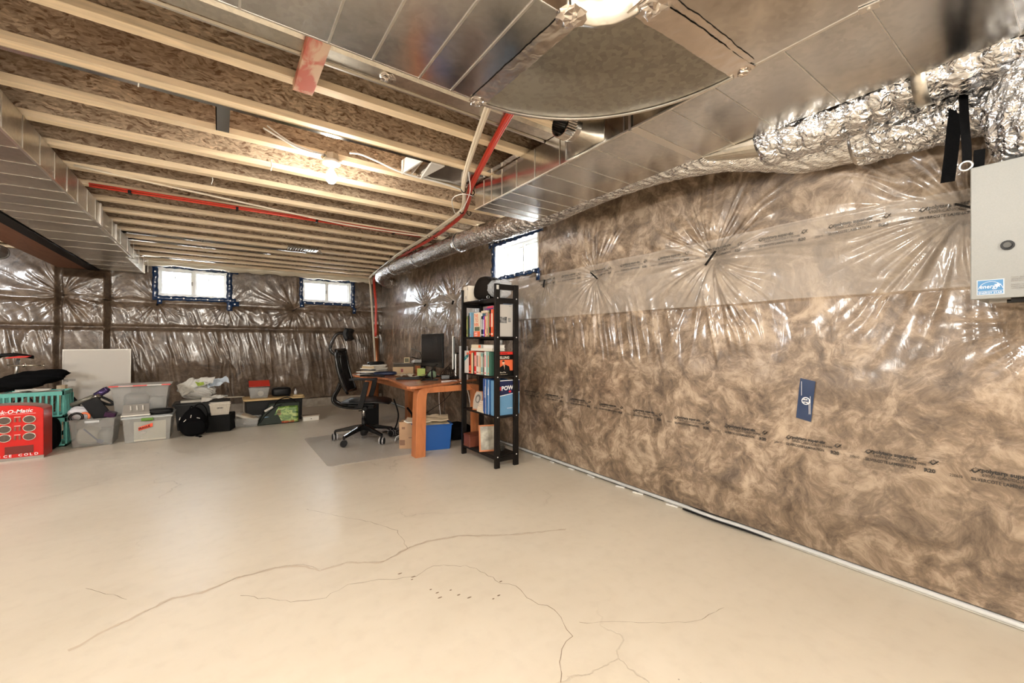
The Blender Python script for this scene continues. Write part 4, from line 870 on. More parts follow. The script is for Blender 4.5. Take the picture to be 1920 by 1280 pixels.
# ---------------------------------------------------------------- desk
dk = thing('desk','orange beech veneer desk with curved top and bentwood legs beside the bookcase','desk',(2.05,5.2,0),world=True)
poly = [(1.55,4.06),(1.57,4.02),(1.63,4.005),(1.72,4.03),(2.05,4.17),(2.35,4.32),(2.58,4.42),(2.58,6.42),(1.75,6.42),(1.52,6.2),(1.50,5.85),(1.56,5.6),(1.67,5.32),(1.70,5.1),(1.66,4.7),(1.60,4.35)]
b = B(); b.prism(poly,'z',.724,.75); obj('desktop', b, M['wood_top'], dk, bev=.004)
def bent(y, x0, x1, w):
    for (xx_,s_) in ((x0,1),(x1,-1)):
        b = B(); V = []
        for z,o,h in ((0,0,.056),(.30,.006,.054),(.58,.012,.052),(.66,.02,.055),(.705,.05,.06),(.722,.09,.05)):
            c = xx_+s_*o; V += [(c-h,y-w/2,z),(c+h,y-w/2,z),(c+h,y+w/2+.01,z),(c-h,y+w/2+.01,z)]
        b.add(V,[(3,2,1,0)]+[(i*4+k,i*4+(k+1)%4,i*4+4+(k+1)%4,i*4+4+k) for i in range(5) for k in range(4)]+[(20,21,22,23)]); obj('leg', b, M['wood_o'], dk, bev=.004)
    b = B(); b.box(x0+.05,x1-.05,y-.02,y+.02,.66,.723); obj('apron', b, M['wood_o'], dk)
bent(4.13,1.705,2.42,.11) ; bent(6.20,1.79,2.42,.12)
b = B(); b.box(1.775,1.81,4.24,6.1,.64,.70); obj('rail', b, M['wood_o'], dk)
ZT = .7505
rz = lambda x,y,a: (x*math.cos(a)-y*math.sin(a), x*math.sin(a)+y*math.cos(a))
def slab(name, label, cat, c, size, col, rot=0, group=None, m=None, pages=False, rough=.5, bev=.002):
    b = B(); b.obb((c[0],c[1],c[2]+size[2]/2),size,(0,0,rot))
    if not pages: return solo(name, b, m or pm(col,rough), label, cat, group, bev=bev)
    t = thing(name,label,cat,c,rot,group); h = size[2]; x,y = size[0]/2,size[1]/2; q = min(.003,h*.2)
    b = B(); b.box(-x,x,-y,y,0,q); b.box(-x,x,-y,y,h-q,h); b.box(-x,-x+q,-y,y,q,h-q); obj('cover', b, m or pm(col,rough), t)
    b = B(); b.box(-x+q,x-.005,-y+.004,y-.004,q,h-q); obj('pages', b, M['paper'], t); return t
# piles of books and papers at the far left end of the desk
z = ZT
for k,(nm,lb,sz,col,rt,pg,dx) in enumerate((
    ('notebook','black notebook at the bottom of the pile on the far end of the desk',(.32,.24,.022),(.02,.02,.02),.2,True,0),
    ('magazine','white magazine sticking out low in the desk pile',(.34,.26,.010),(.75,.74,.72),-.25,True,-.03),
    ('folder','cream folder in the middle of the desk pile',(.33,.25,.014),(.62,.55,.42),.35,True,.01),
    ('notebook','dark grey notebook above the cream folder in the desk pile',(.26,.2,.02),(.05,.05,.055),.1,True,.02),
    ('magazine','pale magazine under the tan book in the desk pile',(.30,.23,.012),(.70,.66,.58),-.1,True,.0),
    ('book','tan book near the top of the desk pile',(.28,.20,.028),(.50,.38,.22),.15,True,.0),
    ('book','thin white book just under the black pouch on the desk pile',(.27,.19,.016),(.72,.70,.66),-.2,True,.01))):
    slab(nm,lb,'book' if nm in('book','notebook') else nm,(1.80+dx,5.98,z),sz,col,rt+.5,'pile on the far end of the desk',pages=pg); z += sz[2]+.0008
b = blob((1.82,5.97,z),(.24,.11,.045),3,.6,.03,rot=.1); solo('pouch', b, M['black'], 'shiny black pouch lying on top of the desk pile', 'pouch', smooth=True)
b = crumple((1.60,5.80,ZT),.20,.24,.012,2,.4); solo('loose_paper', b, M['paper'], 'loose white papers at the left corner of the desk', 'paper', smooth=True)
b = blob((1.84,5.62,ZT),(.30,.19,.05),8,.6,.05,rot=-.4); solo('blue_case', b, pm((.02,.035,.09),.4), 'dark blue soft case lying in front of the desk pile', 'case', smooth=True)
# cartons and envelopes
t = thing('open_carton','small open brown carton with grey lid flap in the middle of the desk','box',(2.13,5.70,ZT),-.45)
b = B(); 
for q in ((-.14,.14,-.09,-.086,0,.10),(-.14,.14,.086,.09,0,.10),(-.14,-.136,-.09,.09,0,.10),(.136,.14,-.09,.09,0,.10),(-.14,.14,-.09,.09,0,.004)): b.box(*q)
obj('carton_body', b, pm((.50,.36,.22),.8), t)
b = B(); b.obb((0,.0,.125),(.28,.17,.003),(-.35,0,0)); obj('carton_flap', b, pm((.42,.39,.35),.8), t)
b = B(); b.box(-.03,.0,-.0915,-.09,.03,.075); obj('carton_mark', b, pm((.25,.05,.05),.6), t)
for k,(x,y,w,d,ro,c_,lb) in enumerate(((2.02,5.38,.26,.16,-.2,(.60,.50,.34),'manila envelope bent open in front of the open carton'),(1.98,5.20,.20,.14,.5,(.66,.60,.48),'crumpled cream receipt pile on the desk'),(2.05,4.98,.16,.10,.2,(.70,.66,.58),'small white slip of paper near the laptop'),(2.2,5.1,.18,.2,1.0,(.45,.36,.26),'torn brown paper near the monitor'))):
    b = crumple((x,y,ZT),w,d,.035,k+3,ro); solo('envelope', b, pm(c_,.8), lb, 'paper', 'loose papers on the desk')
b = blob((1.87,4.84,ZT),(.30,.20,.022),12,.5,.02,rot=-.5); solo('laptop_sleeve', b, pm((.045,.05,.055),.5), 'dark grey laptop sleeve lying near the front of the desk', 'sleeve', smooth=True)
rr = random.Random(3)
b = B()
for k in range(5):
    ps = [(1.98+rr.random()*.18,4.72+rr.random()*.2,ZT+.008+rr.random()*.02) for _ in range(7)]; b.tube(crom(ps,5),.004,5)
solo('cable_tangle', b, M['black'], 'small tangle of black cables beside the laptop sleeve', 'cable', smooth=True)
# monitor riser with things on it
t = thing('monitor_riser','dark glass riser shelf on short legs at the back of the desk','stand',(2.36,6.02,ZT),-.5)
b = B(); b.box(-.24,.24,-.12,.12,.125,.137); obj('riser_top', b, M['black_g'], t, bev=.002)
for x,y in ((-.2,-.09),(.2,-.09),(-.2,.09),(.2,.09)): b = B(); b.cyl((x,y,0),(x,y,.125),.012 if x<0 else .018,n=10); obj('leg', b, M['black'], t)
b = B(); b.obb((2.40,5.85,ZT+.05),(.06,.06,.10)); solo('pen_cup', b, M['wood_o'], 'orange wooden pen cup under the riser on the desk', 'cup', bev=.003)
b = B(); b.lathe([(.035,0),(.037,.12)],(2.46,5.78,ZT),16); solo('can', b, M['black_g'], 'black cylinder standing beside the wooden pen cup', 'can', smooth=True)
t = thing('desk_clock','small square wooden clock with olive face on the riser','clock',(2.30,6.02,ZT+.138),-.5)
b = B(); b.box(-.04,.04,-.02,.02,0,.08); obj('clock_body', b, pm((.58,.46,.26),.5), t, bev=.003); b = B(); b.box(-.03,.03,-.0215,-.02,.01,.07); obj('clock_face', b, pm((.14,.13,.08),.3), t)
t = thing('desk_lamp','small grey desk lamp with oval head behind the clock','lamp',(2.45,6.0,ZT+.138))
b = B(); b.prism([(-.08,0),(.10,0),(.05,.045),(-.05,.045)],'y',-.04,.04); obj('base', b, pm((.5,.48,.44),.4), t, bev=.004)
b = B(); b.tube(crom([(.04,0,.04),(.07,0,.10),(.05,.02,.17)],5),.005,6); obj('stem', b, M['black'], t)
b = B(); b.obb((.0,.02,.185),(.17,.05,.012),(0,.35,0)); obj('lamp_head', b, pm((.32,.31,.28),.4), t, bev=.005)
b = B(); b.obb((-.02,0,.065),(.14,.05,.012),(0,.3,0)); obj('lower_arm', b, M['black_g'], t, bev=.004)
b = blob((2.22,6.15,ZT),(.16,.12,.10),14,.7,.1); solo('cloth_bundle', b, pm((.20,.23,.30),.7), 'blue grey cloth bundle under the left side of the riser', 'cloth', smooth=True)
# monitors
t = thing('monitor','large black glossy monitor turned upright at the back of the desk','monitor',(2.25,5.0,ZT))
b = B(); b.box(-.012,.012,-.325,.325,.13,.555); obj('casing', b, M['black'], t, bev=.003)
b = B(); b.box(-.014,-.0122,-.318,.318,.137,.548); obj('screen', b, M['black_g'], t)
b = B(); b.box(.012,.03,-.03,.03,0,.3); b.box(-.07,.10,-.11,.11,0,.012); obj('stand', b, M['black'], t, bev=.003)
t = thing('monitor','white-backed monitor seen edge-on beside the bookcase','monitor',(2.43,4.72,ZT),R(-27))
b = B(); b.prism([(-.25,.12),(.25,.12),(.25,.52),(-.25,.52)],'x',-.03,-.016)
m2 = obj('casing', b, M['white'], t, bev=.002)
b = B(); b.prism([(-.235,.13),(-.20,.10),(.20,.10),(.235,.13),(.235,.51),(-.235,.51)],'x',-.016,.004); b.lathe([(.12,0)],n=3) if False else None; obj('curved_back', b, M['black_g'], t, bev=.008)
b = B(); b.box(0,.02,-.03,.03,.0,.3); b.box(-.08,.08,-.12,.12,0,.012); obj('stand', b, pm((.6,.6,.6),.3,.6), t, bev=.003)
b = B(); b.box(.02,.20,-.012,.012,.30,.315); obj('wall_arm', b, M['steel_dark'], t)
# leaning tablet, box, tower
t = thing('tablet','black tablet leaning back on a stand near the front of the desk','tablet',(2.02,4.56,ZT),R(-30))
b = B(); b.prism([(-.10,.0),(-.088,.0),(.088,.185),(.076,.19)],'y',-.10,.10); obj('tablet_body', b, M['black_g'], t, bev=.002)
b = B(); b.prism([(.02,.0),(.035,.0),(.03,.12),(.02,.12)],'y',-.05,.05); b.box(-.09,.10,-.08,.08,0,.012); obj('easel', b, M['black'], t, bev=.002)
b = B(); b.obb((2.12,5.05,ZT+.055),(.10,.012,.11),(.2,0,-.3)); solo('green_card', b, pm((.42,.52,.16),.6), 'yellow green card propped behind the leaning tablet', 'card')
b = blob((2.16,4.80,ZT),(.10,.08,.09),21,.7,.15); solo('small_plant_pot', b, pm((.22,.30,.20),.6), 'small greyish green bundle between the tablet and the monitor', 'bundle', smooth=True)
b = B(); b.obb((2.22,4.56,ZT+.03),(.11,.09,.058),(0,0,-.35)); solo('black_speaker', b, M['black_g'], 'small black rounded box at the right front of the desk', 'speaker', bev=.008)
b = B(); b.box(2.385,2.425,4.36,4.52,ZT,ZT+.40); solo('white_router', b, pm((.66,.66,.67),.4), 'tall slim pale grey box standing on the desk next to the bookcase', 'router', bev=.004)
b = B(); b.obb((2.33,4.60,ZT+.01),(.16,.18,.018),(0,0,.2)); solo('dark_pad', b, M['steel_dark'], 'flat dark pad under the cables at the right of the desk', 'pad')
for k in range(7):
    b = B(); x0 = 2.30+.02*k; b.tube(crom([(x0,4.9-.03*k,ZT+.006),(x0+.03*rr.random(),4.8,ZT+.05+.10*rr.random()),(x0+.05,4.72-.02*k,ZT+.16*rr.random()+.02),(x0+.02,4.6,ZT+.02)],6),.003,5)
    solo('desk_cable', b, M['black'], ['black cable arching highest behind the right of the desk','black cable curling low beside the edge-on monitor','black cable looping near the pale slim box','black cable crossing behind the small black box','black cable hanging in front of the monitor arm','black cable coiled at the back corner of the desk','black cable lying nearest the pale slim box'][k], 'cable', 'cables on the desk', True)
b = B(); b.tube(crom([(2.02,4.24,ZT+.006),(2.15,4.27,ZT+.008),(2.24,4.30,ZT+.0),(2.29,4.28,ZT-.03),(2.33,4.22,.66),(2.38,4.24,.50),(2.42,4.3,.42)],6),.005,6); solo('white_cable', b, M['white'], 'white cable running over the desk edge behind the bookcase', 'cable', smooth=True)
for k,(p,mm,lb) in enumerate((([(2.30,4.9,.72),(2.33,4.8,.45),(2.30,4.75,.25),(2.36,4.7,.02)],M['black'],'black cable hanging straight below the desk'),([(2.5,4.7,.72),(2.38,4.9,.45),(2.2,5.2,.22),(2.1,5.4,.02)],M['black'],'black cable slanting down left under the desk'),([(2.35,5.0,.72),(2.34,4.98,.40),(2.36,4.9,.02)],M['white'],'thin white cable hanging below the desk'))):
    b = B(); b.tube(crom(p,6),.004,5); solo('hanging_cable', b, mm, lb, 'cable', smooth=True)
# under the desk
t = thing('cardboard_box','tall brown cardboard box on the floor under the desk left of the blue bin','box',(1.78,4.56,0),R(-33))
b = B(); b.box(-.105,.105,-.085,.085,0,.30); obj('carton', b, mat('brown_cardboard',(.42,.26,.15),.8,grain=.08,gs=8), t, bev=.003)
b = B(); b.box(-.10,-.04,-.0865,-.085,.04,.10); b.box(-.075,-.04,-.0865,-.085,.22,.245); b.box(.0,.05,-.0865,-.085,.12,.13); obj('printed_mark', b, pm((.20,.11,.07),.8), t)
b = B(); b.obb((.03,.0,.31),(.15,.11,.004),(.2,.1,0)); obj('paper_flap', b, pm((.62,.52,.38),.8), t)
t = thing('blue_bin','bright blue storage bin full of papers under the desk behind its front leg','bin',(1.97,4.42,0),R(-14))
b = openbox(-.19,.19,-.15,.15,0,.285,.006,.018,.010); obj('bin_body', b, M['blue_bin'] if 'blue_bin' in M else pm((.012,.095,.36),.38), t, bev=.003)
b = B(); b.box(-.185,-.11,-.1525,-.150,.03,.13); obj('label_sticker', b, pm((.72,.73,.75)), t)
for k,(x,y,w,d,ro,zz_,lb) in enumerate(((.0,0,.36,.28,.1,.262,'manila folders heaped at the top of the blue bin'),(-.14,.02,.20,.24,.8,.285,'white papers sticking out at the left of the blue bin'),(.05,.02,.30,.24,-.2,.30,'big tan envelope lying over the blue bin'))):
    px,py = rz(x,y,R(-14)); b = crumple((1.97+px,4.42+py,zz_),w,d,.02,k+31,R(-14)+ro,tilt=(.05,.1)); o = solo('paper_stack', b, pm([(.60,.50,.34),(.72,.69,.62),(.64,.53,.36)][k],.8), lb, 'paper', 'papers in the blue bin'); s_ = o.modifiers.new('t','SOLIDIFY'); s_.thickness = .01
b = blob((2.42,4.66,0),(.36,.40,.19),41,.7,.09); solo('black_bag', b, M['black_m'], 'black bag lying on the floor between the blue bin and the bookcase', 'bag', smooth=True)
b = B(); b.box(1.66,1.85,5.93,6.10,.0,.42); solo('computer_tower', b, M['black'], 'black computer tower on the floor under the far end of the desk', 'computer', bev=.004)
for k,(x,y,c_) in enumerate(((1.95,5.5,M['steel_dark']),(2.05,5.25,M['black']),(2.15,5.0,M['black']))):
    t = b = B(); b.tube(crom([(x,y+.1,.42-.1*k),(x+.03,y,.22),(x-.05,y-.1,.06),(x-.15,y-.15,.03)],6),.014 if k else .01,8); solo('tripod_leg', b, c_, ['dark metal leg of a folded stand under the desk','black folded stand leg leaning under the desk','thick black tube lying under the desk'][k], 'stand leg', smooth=True)
b = B()
for k in range(6): b.tube(crom([(1.75+rr.random()*.4,5.0+rr.random()*.6,.008+rr.random()*.05) for _ in range(6)],5),.005,5)
solo('floor_cables', b, M['black'], 'tangle of black cables on the floor under the desk', 'cable', smooth=True)
b = B()
for k in range(2): b.tube(crom([(1.70+rr.random()*.35,4.8+rr.random()*.5,.008+rr.random()*.08) for _ in range(7)],5),.004,5)
solo('floor_cables', b, M['white'], 'white cable looping on the floor behind the cardboard box', 'cable', smooth=True)
b = B(); b.lathe([(.13,.0),(.14,.02),(.12,.028)],(1.95,5.45,0),24); solo('grey_disc', b, pm((.60,.60,.60),.4), 'round pale grey disc on the floor under the desk', 'disc', smooth=True)
b = B(); b.lathe([(.022,0),(.024,.05),(.02,.055)],(1.62,5.75,.36),14); 

# ---------------------------------------------------------------- bookcase
X0,X1,Y0,Y1 = 2.125,2.395,3.295,3.975
sh = thing('bookcase','tall narrow black-brown wooden bookcase with open slatted sides by the right wall','bookcase',(2.26,3.63,0),world=True)
for x in (X0,X1-.052):
    for y in (Y0,Y1-.028):
        b = B(); b.box(x,x+.052,y,y+.028,0,1.755); obj('post', b, M['shelf_wood'], sh, bev=.002)
SZ = [1.625,1.252,.872,.492,.115]
for z in SZ:
    b = B(); b.box(X0+.008,X1-.008,Y0+.028,Y1-.028,z-.014,z); obj('shelf', b, M['shelf_wood'], sh, bev=.001)
    b = B(); b.box(X0+.006,X0+.018,Y0+.028,Y1-.028,z-.035,z-.014) if z < .2 else b.box(X1-.018,X1-.006,Y0+.028,Y1-.028,z-.035,z-.014); obj('shelf_lip', b, M['shelf_wood'], sh)
for y in (Y0+.005,Y1-.023):
    b = B(); b.box(X0+.052,X1-.052,y,y+.018,1.70,1.752); obj('top_rail', b, M['shelf_wood'], sh)
    for z in SZ:
        b = B(); b.box(X0+.052,X1-.052,y,y+.018,z-.055,z-.014) if z < .2 or z > 1.6 else b.box(X0+.052,X1-.052,y+.004,y+.014,z-.018,z); obj('side_rail', b, M['shelf_wood'], sh)
for x in (X0+.026,X1-.026):
    for z in SZ: b = B(); b.lathe([(.0065,0),(.005,.002)],n=10); o = obj('bolt_cap', b, pm((.85,.85,.84),.3,.3), sh); o.rotation_euler = (R(90),0,0); o.location = (x-2.26,Y0-3.63,z-.007)
b = B(); b.box(X0+.012,X0+.038,Y0-.001,Y0,1.70,1.74); obj('paper_sticker', b, pm((.62,.62,.58)), sh)
def vbook(name, label, y, th, h, dep, zc, col, tcol=None, lean=0, title=None, x0=X0+.012, rough=.45):
    t = thing(name,label,'book',(x0,y,zc),0,'books in the black bookcase'); c = .002
    if lean: t.rotation_euler = (lean,0,0)
    b = B(); b.box(0,c,-th/2,th/2,0,h); b.box(c,dep,-th/2,-th/2+c,0,h); b.box(c,dep,th/2-c,th/2,0,h); obj('cover', b, pm(col,rough), t)
    b = B(); b.box(c,dep-.004,-th/2+c,th/2-c,.003,h-.004); obj('pages', b, M['paper'], t)
    if tcol:
        b = B(); b.box(-.0006,0,-th*.25,th*.25,h*.35,h*.85); b.box(-.0006,0,-th*.35,th*.35,h*.06,h*.12); obj('spine_print', b, pm(tcol), t)
    return t
zb = SZ[1]+.001
O_,BK,BE = (.75,.13,.045),(.008,.008,.008),(.66,.56,.42)
row = [('thin olive book at the far left of the second shelf',3.868,.018,.22,(.24,.24,.08),(.6,.6,.2)),('thin green black book second from the left of the second shelf',3.846,.018,.225,(.05,.09,.05),None),('black book beside the pale blue ones',3.825,.018,.25,BK,None),
 ('pale blue book left of its darker twin on the second shelf',3.800,.026,.255,(.20,.42,.55),(.5,.2,.2)),('steel blue book right of the pale blue one',3.768,.026,.245,(.16,.32,.45),None),
 ('plain black book behind the cream book that faces outward',3.56,.026,.205,BK,(.7,.7,.7)),('royal blue book with a white line on its spine',3.532,.024,.20,(.05,.08,.35),(.8,.8,.8)),('magenta spined book among the blue and yellow ones',3.509,.018,.205,(.50,.04,.20),None),
 ('yellow spined book on the second shelf',3.490,.018,.20,(.75,.60,.20),(.5,.1,.1)),('dusty rose book on the second shelf',3.464,.028,.235,(.42,.22,.20),(.6,.5,.4)),('olive and cream book left of the black red one',3.438,.02,.24,(.28,.27,.10),None),
 ('black book with red title near the right post on the second shelf',3.410,.028,.262,BK,(.65,.06,.04)),('bright orange book at the right end of the second shelf',3.376,.034,.262,O_,(.85,.75,.6))]
for lb,y,th,h,c_,tc in row: vbook('book',lb,y,th,h,.16,zb,c_,tc)
t = thing('book','cream book with large orange capitals facing outward on the second shelf','book',(X0+.014,3.665,zb),0,'books in the black bookcase')
b = B(); b.box(0,.002,-.062,.062,0,.245); b.box(.026,.028,-.062,.062,0,.245); obj('cover', b, pm(BE,.5), t); b = B(); b.box(.002,.026,-.06,.06,.002,.243); obj('pages', b, M['paper'], t)
b = B(); b.box(-.001,0,-.0625,.062,0,.055); obj('orange_band', b, pm(O_), t)
for k,s_ in enumerate(('THE','TO','WIN')): text('title',s_,.052,pm(O_),t,(-.0015,.055 if k!=1 else .035,.195-.045*k),xd,yd,bold=.001,squeeze=.85)
b = B(); b.box(-.001,0,-.055,.045,.06,.10); obj('photo_strip', b, pm((.10,.12,.07)), t); text('subtitle','SALES\nGAME',.022,M['print_w'],t,(-.0016,.045,.03),xd,yd,bold=.0004)
slab('book','small cream book lying across the tops of the second shelf row','book',(X0+.09,3.53,zb+.236),(.14,.12,.022),BE,0,'books in the black bookcase',pages=True)
slab('book','purple book lying on top of the second shelf row','book',(X0+.11,3.47,zb+.263),(.16,.14,.016),(.12,.04,.16),.1,'books in the black bookcase',pages=True)
slab('book','pink red book lying topmost on the second shelf row','book',(X0+.11,3.45,zb+.280),(.14,.13,.018),(.65,.05,.10),-.1,'books in the black bookcase',pages=True)
b = B(); b.box(X1-.04,X1-.012,3.66,3.90,zb,zb+.33); solo('grey_board', b, pm((.40,.36,.31),.6), 'grey brown board standing at the back of the second shelf', 'board')
b = B(); b.box(X1-.045,X1-.035,3.36,3.50,zb,zb+.345); solo('blue_folder', b, pm((.22,.30,.42),.5), 'pale blue folder standing at the back right of the second shelf', 'folder')
t = thing('brochure','pale grey brochure with black and white photo on the second shelf','brochure',(2.26,3.335,zb))
b = B(); b.box(-.085,.12,-.004,.004,0,.31); obj('cover', b, pm((.55,.53,.50)), t); b = B(); b.box(-.075,.02,-.005,-.004,.13,.19); b.box(.035,.065,-.005,-.004,.14,.18); obj('photo_print', b, mat('halftone_print',(.2,.2,.2),.5,grain=.9,gs=40), t)
b = B(); b.box(.045,.07,-.005,-.004,.295,.298); obj('caption_line', b, M['ink'], t)
# third shelf
zb = SZ[2]+.001
t = thing('box_file','pale grey box file with teal slanted print at the left of the third shelf','box file',(X0+.012,3.878,zb),0)
b = B(); b.box(0,.20,-.045,.045,0,.235); obj('file_body', b, pm((.56,.54,.51)), t, bev=.002)
b = B(); b.prism([(-.045,.175),(.045,.125),(.045,.165),(-.045,.215)],'x',-.0012,0); obj('teal_print', b, pm((.02,.18,.20)), t)
b = B(); b.prism([(.0+.016*math.cos(a*math.pi/8)-.02,.205+.016*math.sin(a*math.pi/8)) for a in range(16)],'x',-.0014,0); obj('red_dot', b, pm(O_), t); text('print','o.',.03,M['print_w'],t,(-.0016,.015,.158),xd,(0,.4,1))
row = [('orange red book beside the grey box file',3.808,.042,.235,(.72,.08,.035),BK,0),('black topped cream book on the third shelf',3.757,.040,.215,(.62,.50,.30),None,0),('narrow black book left of the red one on the third shelf',3.727,.014,.22,BK,None,0),('bright red book on the third shelf',3.698,.034,.225,(.62,.025,.02),(.8,.6,.5),0),
 ('wide off-white book with brown picture on its spine',3.652,.044,.225,(.66,.62,.54),(.25,.14,.10),0),('thin white book with orange stripe on the third shelf',3.622,.014,.222,(.70,.66,.60),O_,0),('cream orange book in the middle of the third shelf',3.600,.024,.215,(.64,.52,.36),(.6,.25,.15),0),
 ('grey teal book in the middle of the third shelf',3.564,.042,.215,(.20,.36,.34),(.6,.6,.5),0),('dark brown book leaning right of the grey teal one',3.532,.020,.21,(.10,.06,.04),(.4,.3,.2),0),('white book with pink lettering on the third shelf',3.500,.036,.232,(.72,.70,.66),(.65,.2,.25),0),
 ('sage green book near the right post of the third shelf',3.466,.028,.232,(.22,.40,.36),None,0),('thin mint book near the right post of the third shelf',3.442,.018,.23,(.35,.50,.42),(.7,.2,.1),0),('dark green book last but one on the third shelf',3.415,.03,.228,(.05,.14,.10),None,0)]
for lb,y,th,h,c_,tc,le in row: vbook('book',lb,y,th,h,.17,zb,c_,tc)
slab('book','long white book lying flat under two others above the third shelf row','book',(X0+.10,3.60,zb+.2375),(.15,.42,.026),(.68,.64,.56),0,'books in the black bookcase',pages=True)
slab('book','cream paperback with orange spine end lying on the long white book','book',(X0+.09,3.70,zb+.264),(.14,.18,.036),(.70,.62,.46),0,'books in the black bookcase',pages=True)
b = B(); b.box(X0+.017,X0+.02,3.60,3.64,zb+.268,zb+.296); solo('orange_tin', b, pm(O_), 'tiny orange box end beside the cream paperback', 'box')
slab('book','white paperback lying at the right on the long white book','book',(X0+.09,3.46,zb+.264),(.14,.18,.034),(.72,.70,.66),0,'books in the black bookcase',pages=True)
b = B(); [b.lathe([(.014,0),(.016,.05)],(X0+.13,3.40+.04*k,zb+.30),10) for k in range(1)]; solo('small_bottle', b, M['clear'], 'small clear bottle on top of the lying books', 'bottle', smooth=True)
t = thing('selling_book','black book with orange panel and man in suit facing the camera on the third shelf','book',(2.27,3.345,zb),0,'books in the black bookcase')
b = B(); b.box(-.10,.085,-.014,-.012,0,.232); b.box(-.10,.085,.012,.014,0,.232); b.box(.083,.085,-.012,.012,0,.232); obj('cover', b, pm(BK,.4), t); b = B(); b.box(-.098,.083,-.012,.012,.002,.23); obj('pages', b, M['paper'], t)
b = B(); b.box(-.10,.085,-.0152,-.014,.205,.232); obj('red_band', b, pm((.70,.03,.02)), t)
b = B(); b.box(-.10,.078,-.0152,-.014,.05,.155); obj('orange_panel', b, pm((.80,.16,.06)), t)
text('title','SELLING',.034,pm((.80,.74,.62)),t,(-.088,-.0158,.165),bold=.001,squeeze=1.0); text('author','A. HOPKINS',.016,pm(BK),t,(-.07,-.0158,.212),bold=.0004)
text('subtitle','like a Pro',.019,pm((.8,.74,.62)),t,(-.075,-.0158,.028),bold=.0004); text('subtitle','the best way to sell',.012,pm((.7,.6,.4)),t,(-.08,-.0158,.010))
b = B(); b.prism([(-.075,.05),(-.07,.085),(-.035,.105),(-.02,.11),(.0,.105),(.035,.09),(.045,.05)],'y',-.0166,-.0154); obj('suit_print', b, pm(BK), t)
b = B(); b.prism([(-.032+.014*math.cos(a*.785),.128+.018*math.sin(a*.785)) for a in range(8)],'y',-.0166,-.0154); b.prism([(-.035,.105),(-.015,.108),(-.02,.06)],'y',-.0172,-.0166); obj('face_print', b, pm((.72,.50,.36)), t)
b = B(); b.prism([(-.030,.10),(-.024,.10),(-.022,.065),(-.026,.06)],'y',-.0176,-.0172); b.prism([(-.046,.135),(-.018,.135),(-.022,.149),(-.042,.149)],'y',-.0176,-.0166); obj('tie_print', b, pm(BK), t)
# fourth shelf
zb = SZ[3]+.001
t = thing('oval_plaque','wooden plaque with an oval portrait engraving standing on the fourth shelf','plaque',(X0+.05,3.74,zb),R(25)); t.rotation_euler = (0,R(14),R(18))
pl = [(-.055,.0),(.055,0),(.068,.09),(.06,.16),(.04,.20),(-.04,.20),(-.06,.16),(-.068,.09)]
b = B(); b.prism([(p[0],p[1]) for p in pl],'x',0,.022); obj('wooden_body', b, M['wood_o'], t, bev=.003)
b = B(); b.prism([(p[0]*.85,.012+p[1]*.9) for p in pl],'x',-.002,0); obj('engraved_plate', b, pm((.42,.38,.32),.35,.4), t); b = B(); b.prism([(.035*math.cos(a*math.pi/8),.12+.045*math.sin(a*math.pi/8)) for a in range(16)],'x',-.003,-.001); obj('oval_portrait', b, pm((.12,.11,.10),.4), t); b = B(); b.prism([(.02*math.cos(a*math.pi/6),.115+.03*math.sin(a*math.pi/6)) for a in range(12)],'x',-.004,-.002); obj('portrait_face', b, pm((.40,.37,.33),.4), t)
for k in range(6):
    slab('paper_pad',['cream paper pad at the bottom of the small stack on the fourth shelf','second cream pad from the bottom beside the blue binders','third cream pad of the small stack on the fourth shelf','fourth cream pad of the small stack on the fourth shelf','fifth, narrower cream pad of the small stack','topmost cream pad of the small stack on the fourth shelf'][k],'paper pad',(X0+.09,3.60-.004*k,zb+.02*k),(.15,.15-.016*k,.019),(.66,.58-.01*k,.44),.06*(k%3-1),'cream pads on the fourth shelf')
for y,th,c_,lb in ((3.515,.055,(.035,.09,.28),'royal blue binder with white spine lettering on the fourth shelf'),(3.455,.045,(.05,.16,.38),'lighter blue binder beside the royal blue one')):
    t = thing('binder',lb,'binder',(X0+.012,y,zb)); b = B(); b.box(0,.22,-th/2,th/2,0,.345 if th>.05 else .34); obj('cover', b, pm(c_,.4), t, bev=.002)
    text('spine_text','Commerce' if th>.05 else 'Training',.024,M['print_w'],t,(-.001,-.006,.27),(0,0,-1),(0,-1,0),bold=.0004); b = B(); b.box(-.001,0,-th/2,-th/2+.004,0,.34); obj('white_edge', b, M['print_w'], t)
t = thing('software_box','navy and sky blue box with POWER lettering on the fourth shelf','box',(2.30,3.365,zb))
b = B(); b.box(-.16,.13,-.035,.035,0,.335); obj('box_body', b, pm((.13,.30,.50),.4), t, bev=.002)
b = B(); b.prism([(-.1605,.18),(.1305,.215),(.1305,.336),(-.1605,.336)],'y',-.0358,-.035); obj('navy_print', b, pm((.01,.016,.07),.35), t)
b = B(); b.prism([(-.1605,.176),(.1305,.211),(.1305,.218),(-.1605,.183)],'y',-.0365,-.0355); b.box(-.161,.131,-.036,-.034,.330,.337); obj('white_line', b, M['print_w'], t)
text('title','POWER',.058,M['print_w'],t,(-.085,-.0368,.238),(1,0,.06),bold=.002,squeeze=1.0); text('maker_text','windsky',.02,M['print_w'],t,(-.02,-.0368,.06))
b = B(); b.box(-.115,-.09,-.0368,-.0355,.24,.275); b.prism([(.015+.016*math.cos(a),.225+.012*math.sin(a)) for a in np.linspace(0,6,10)],'y',-.0368,-.0355); obj('red_mark', b, pm((.65,.03,.04)), t)
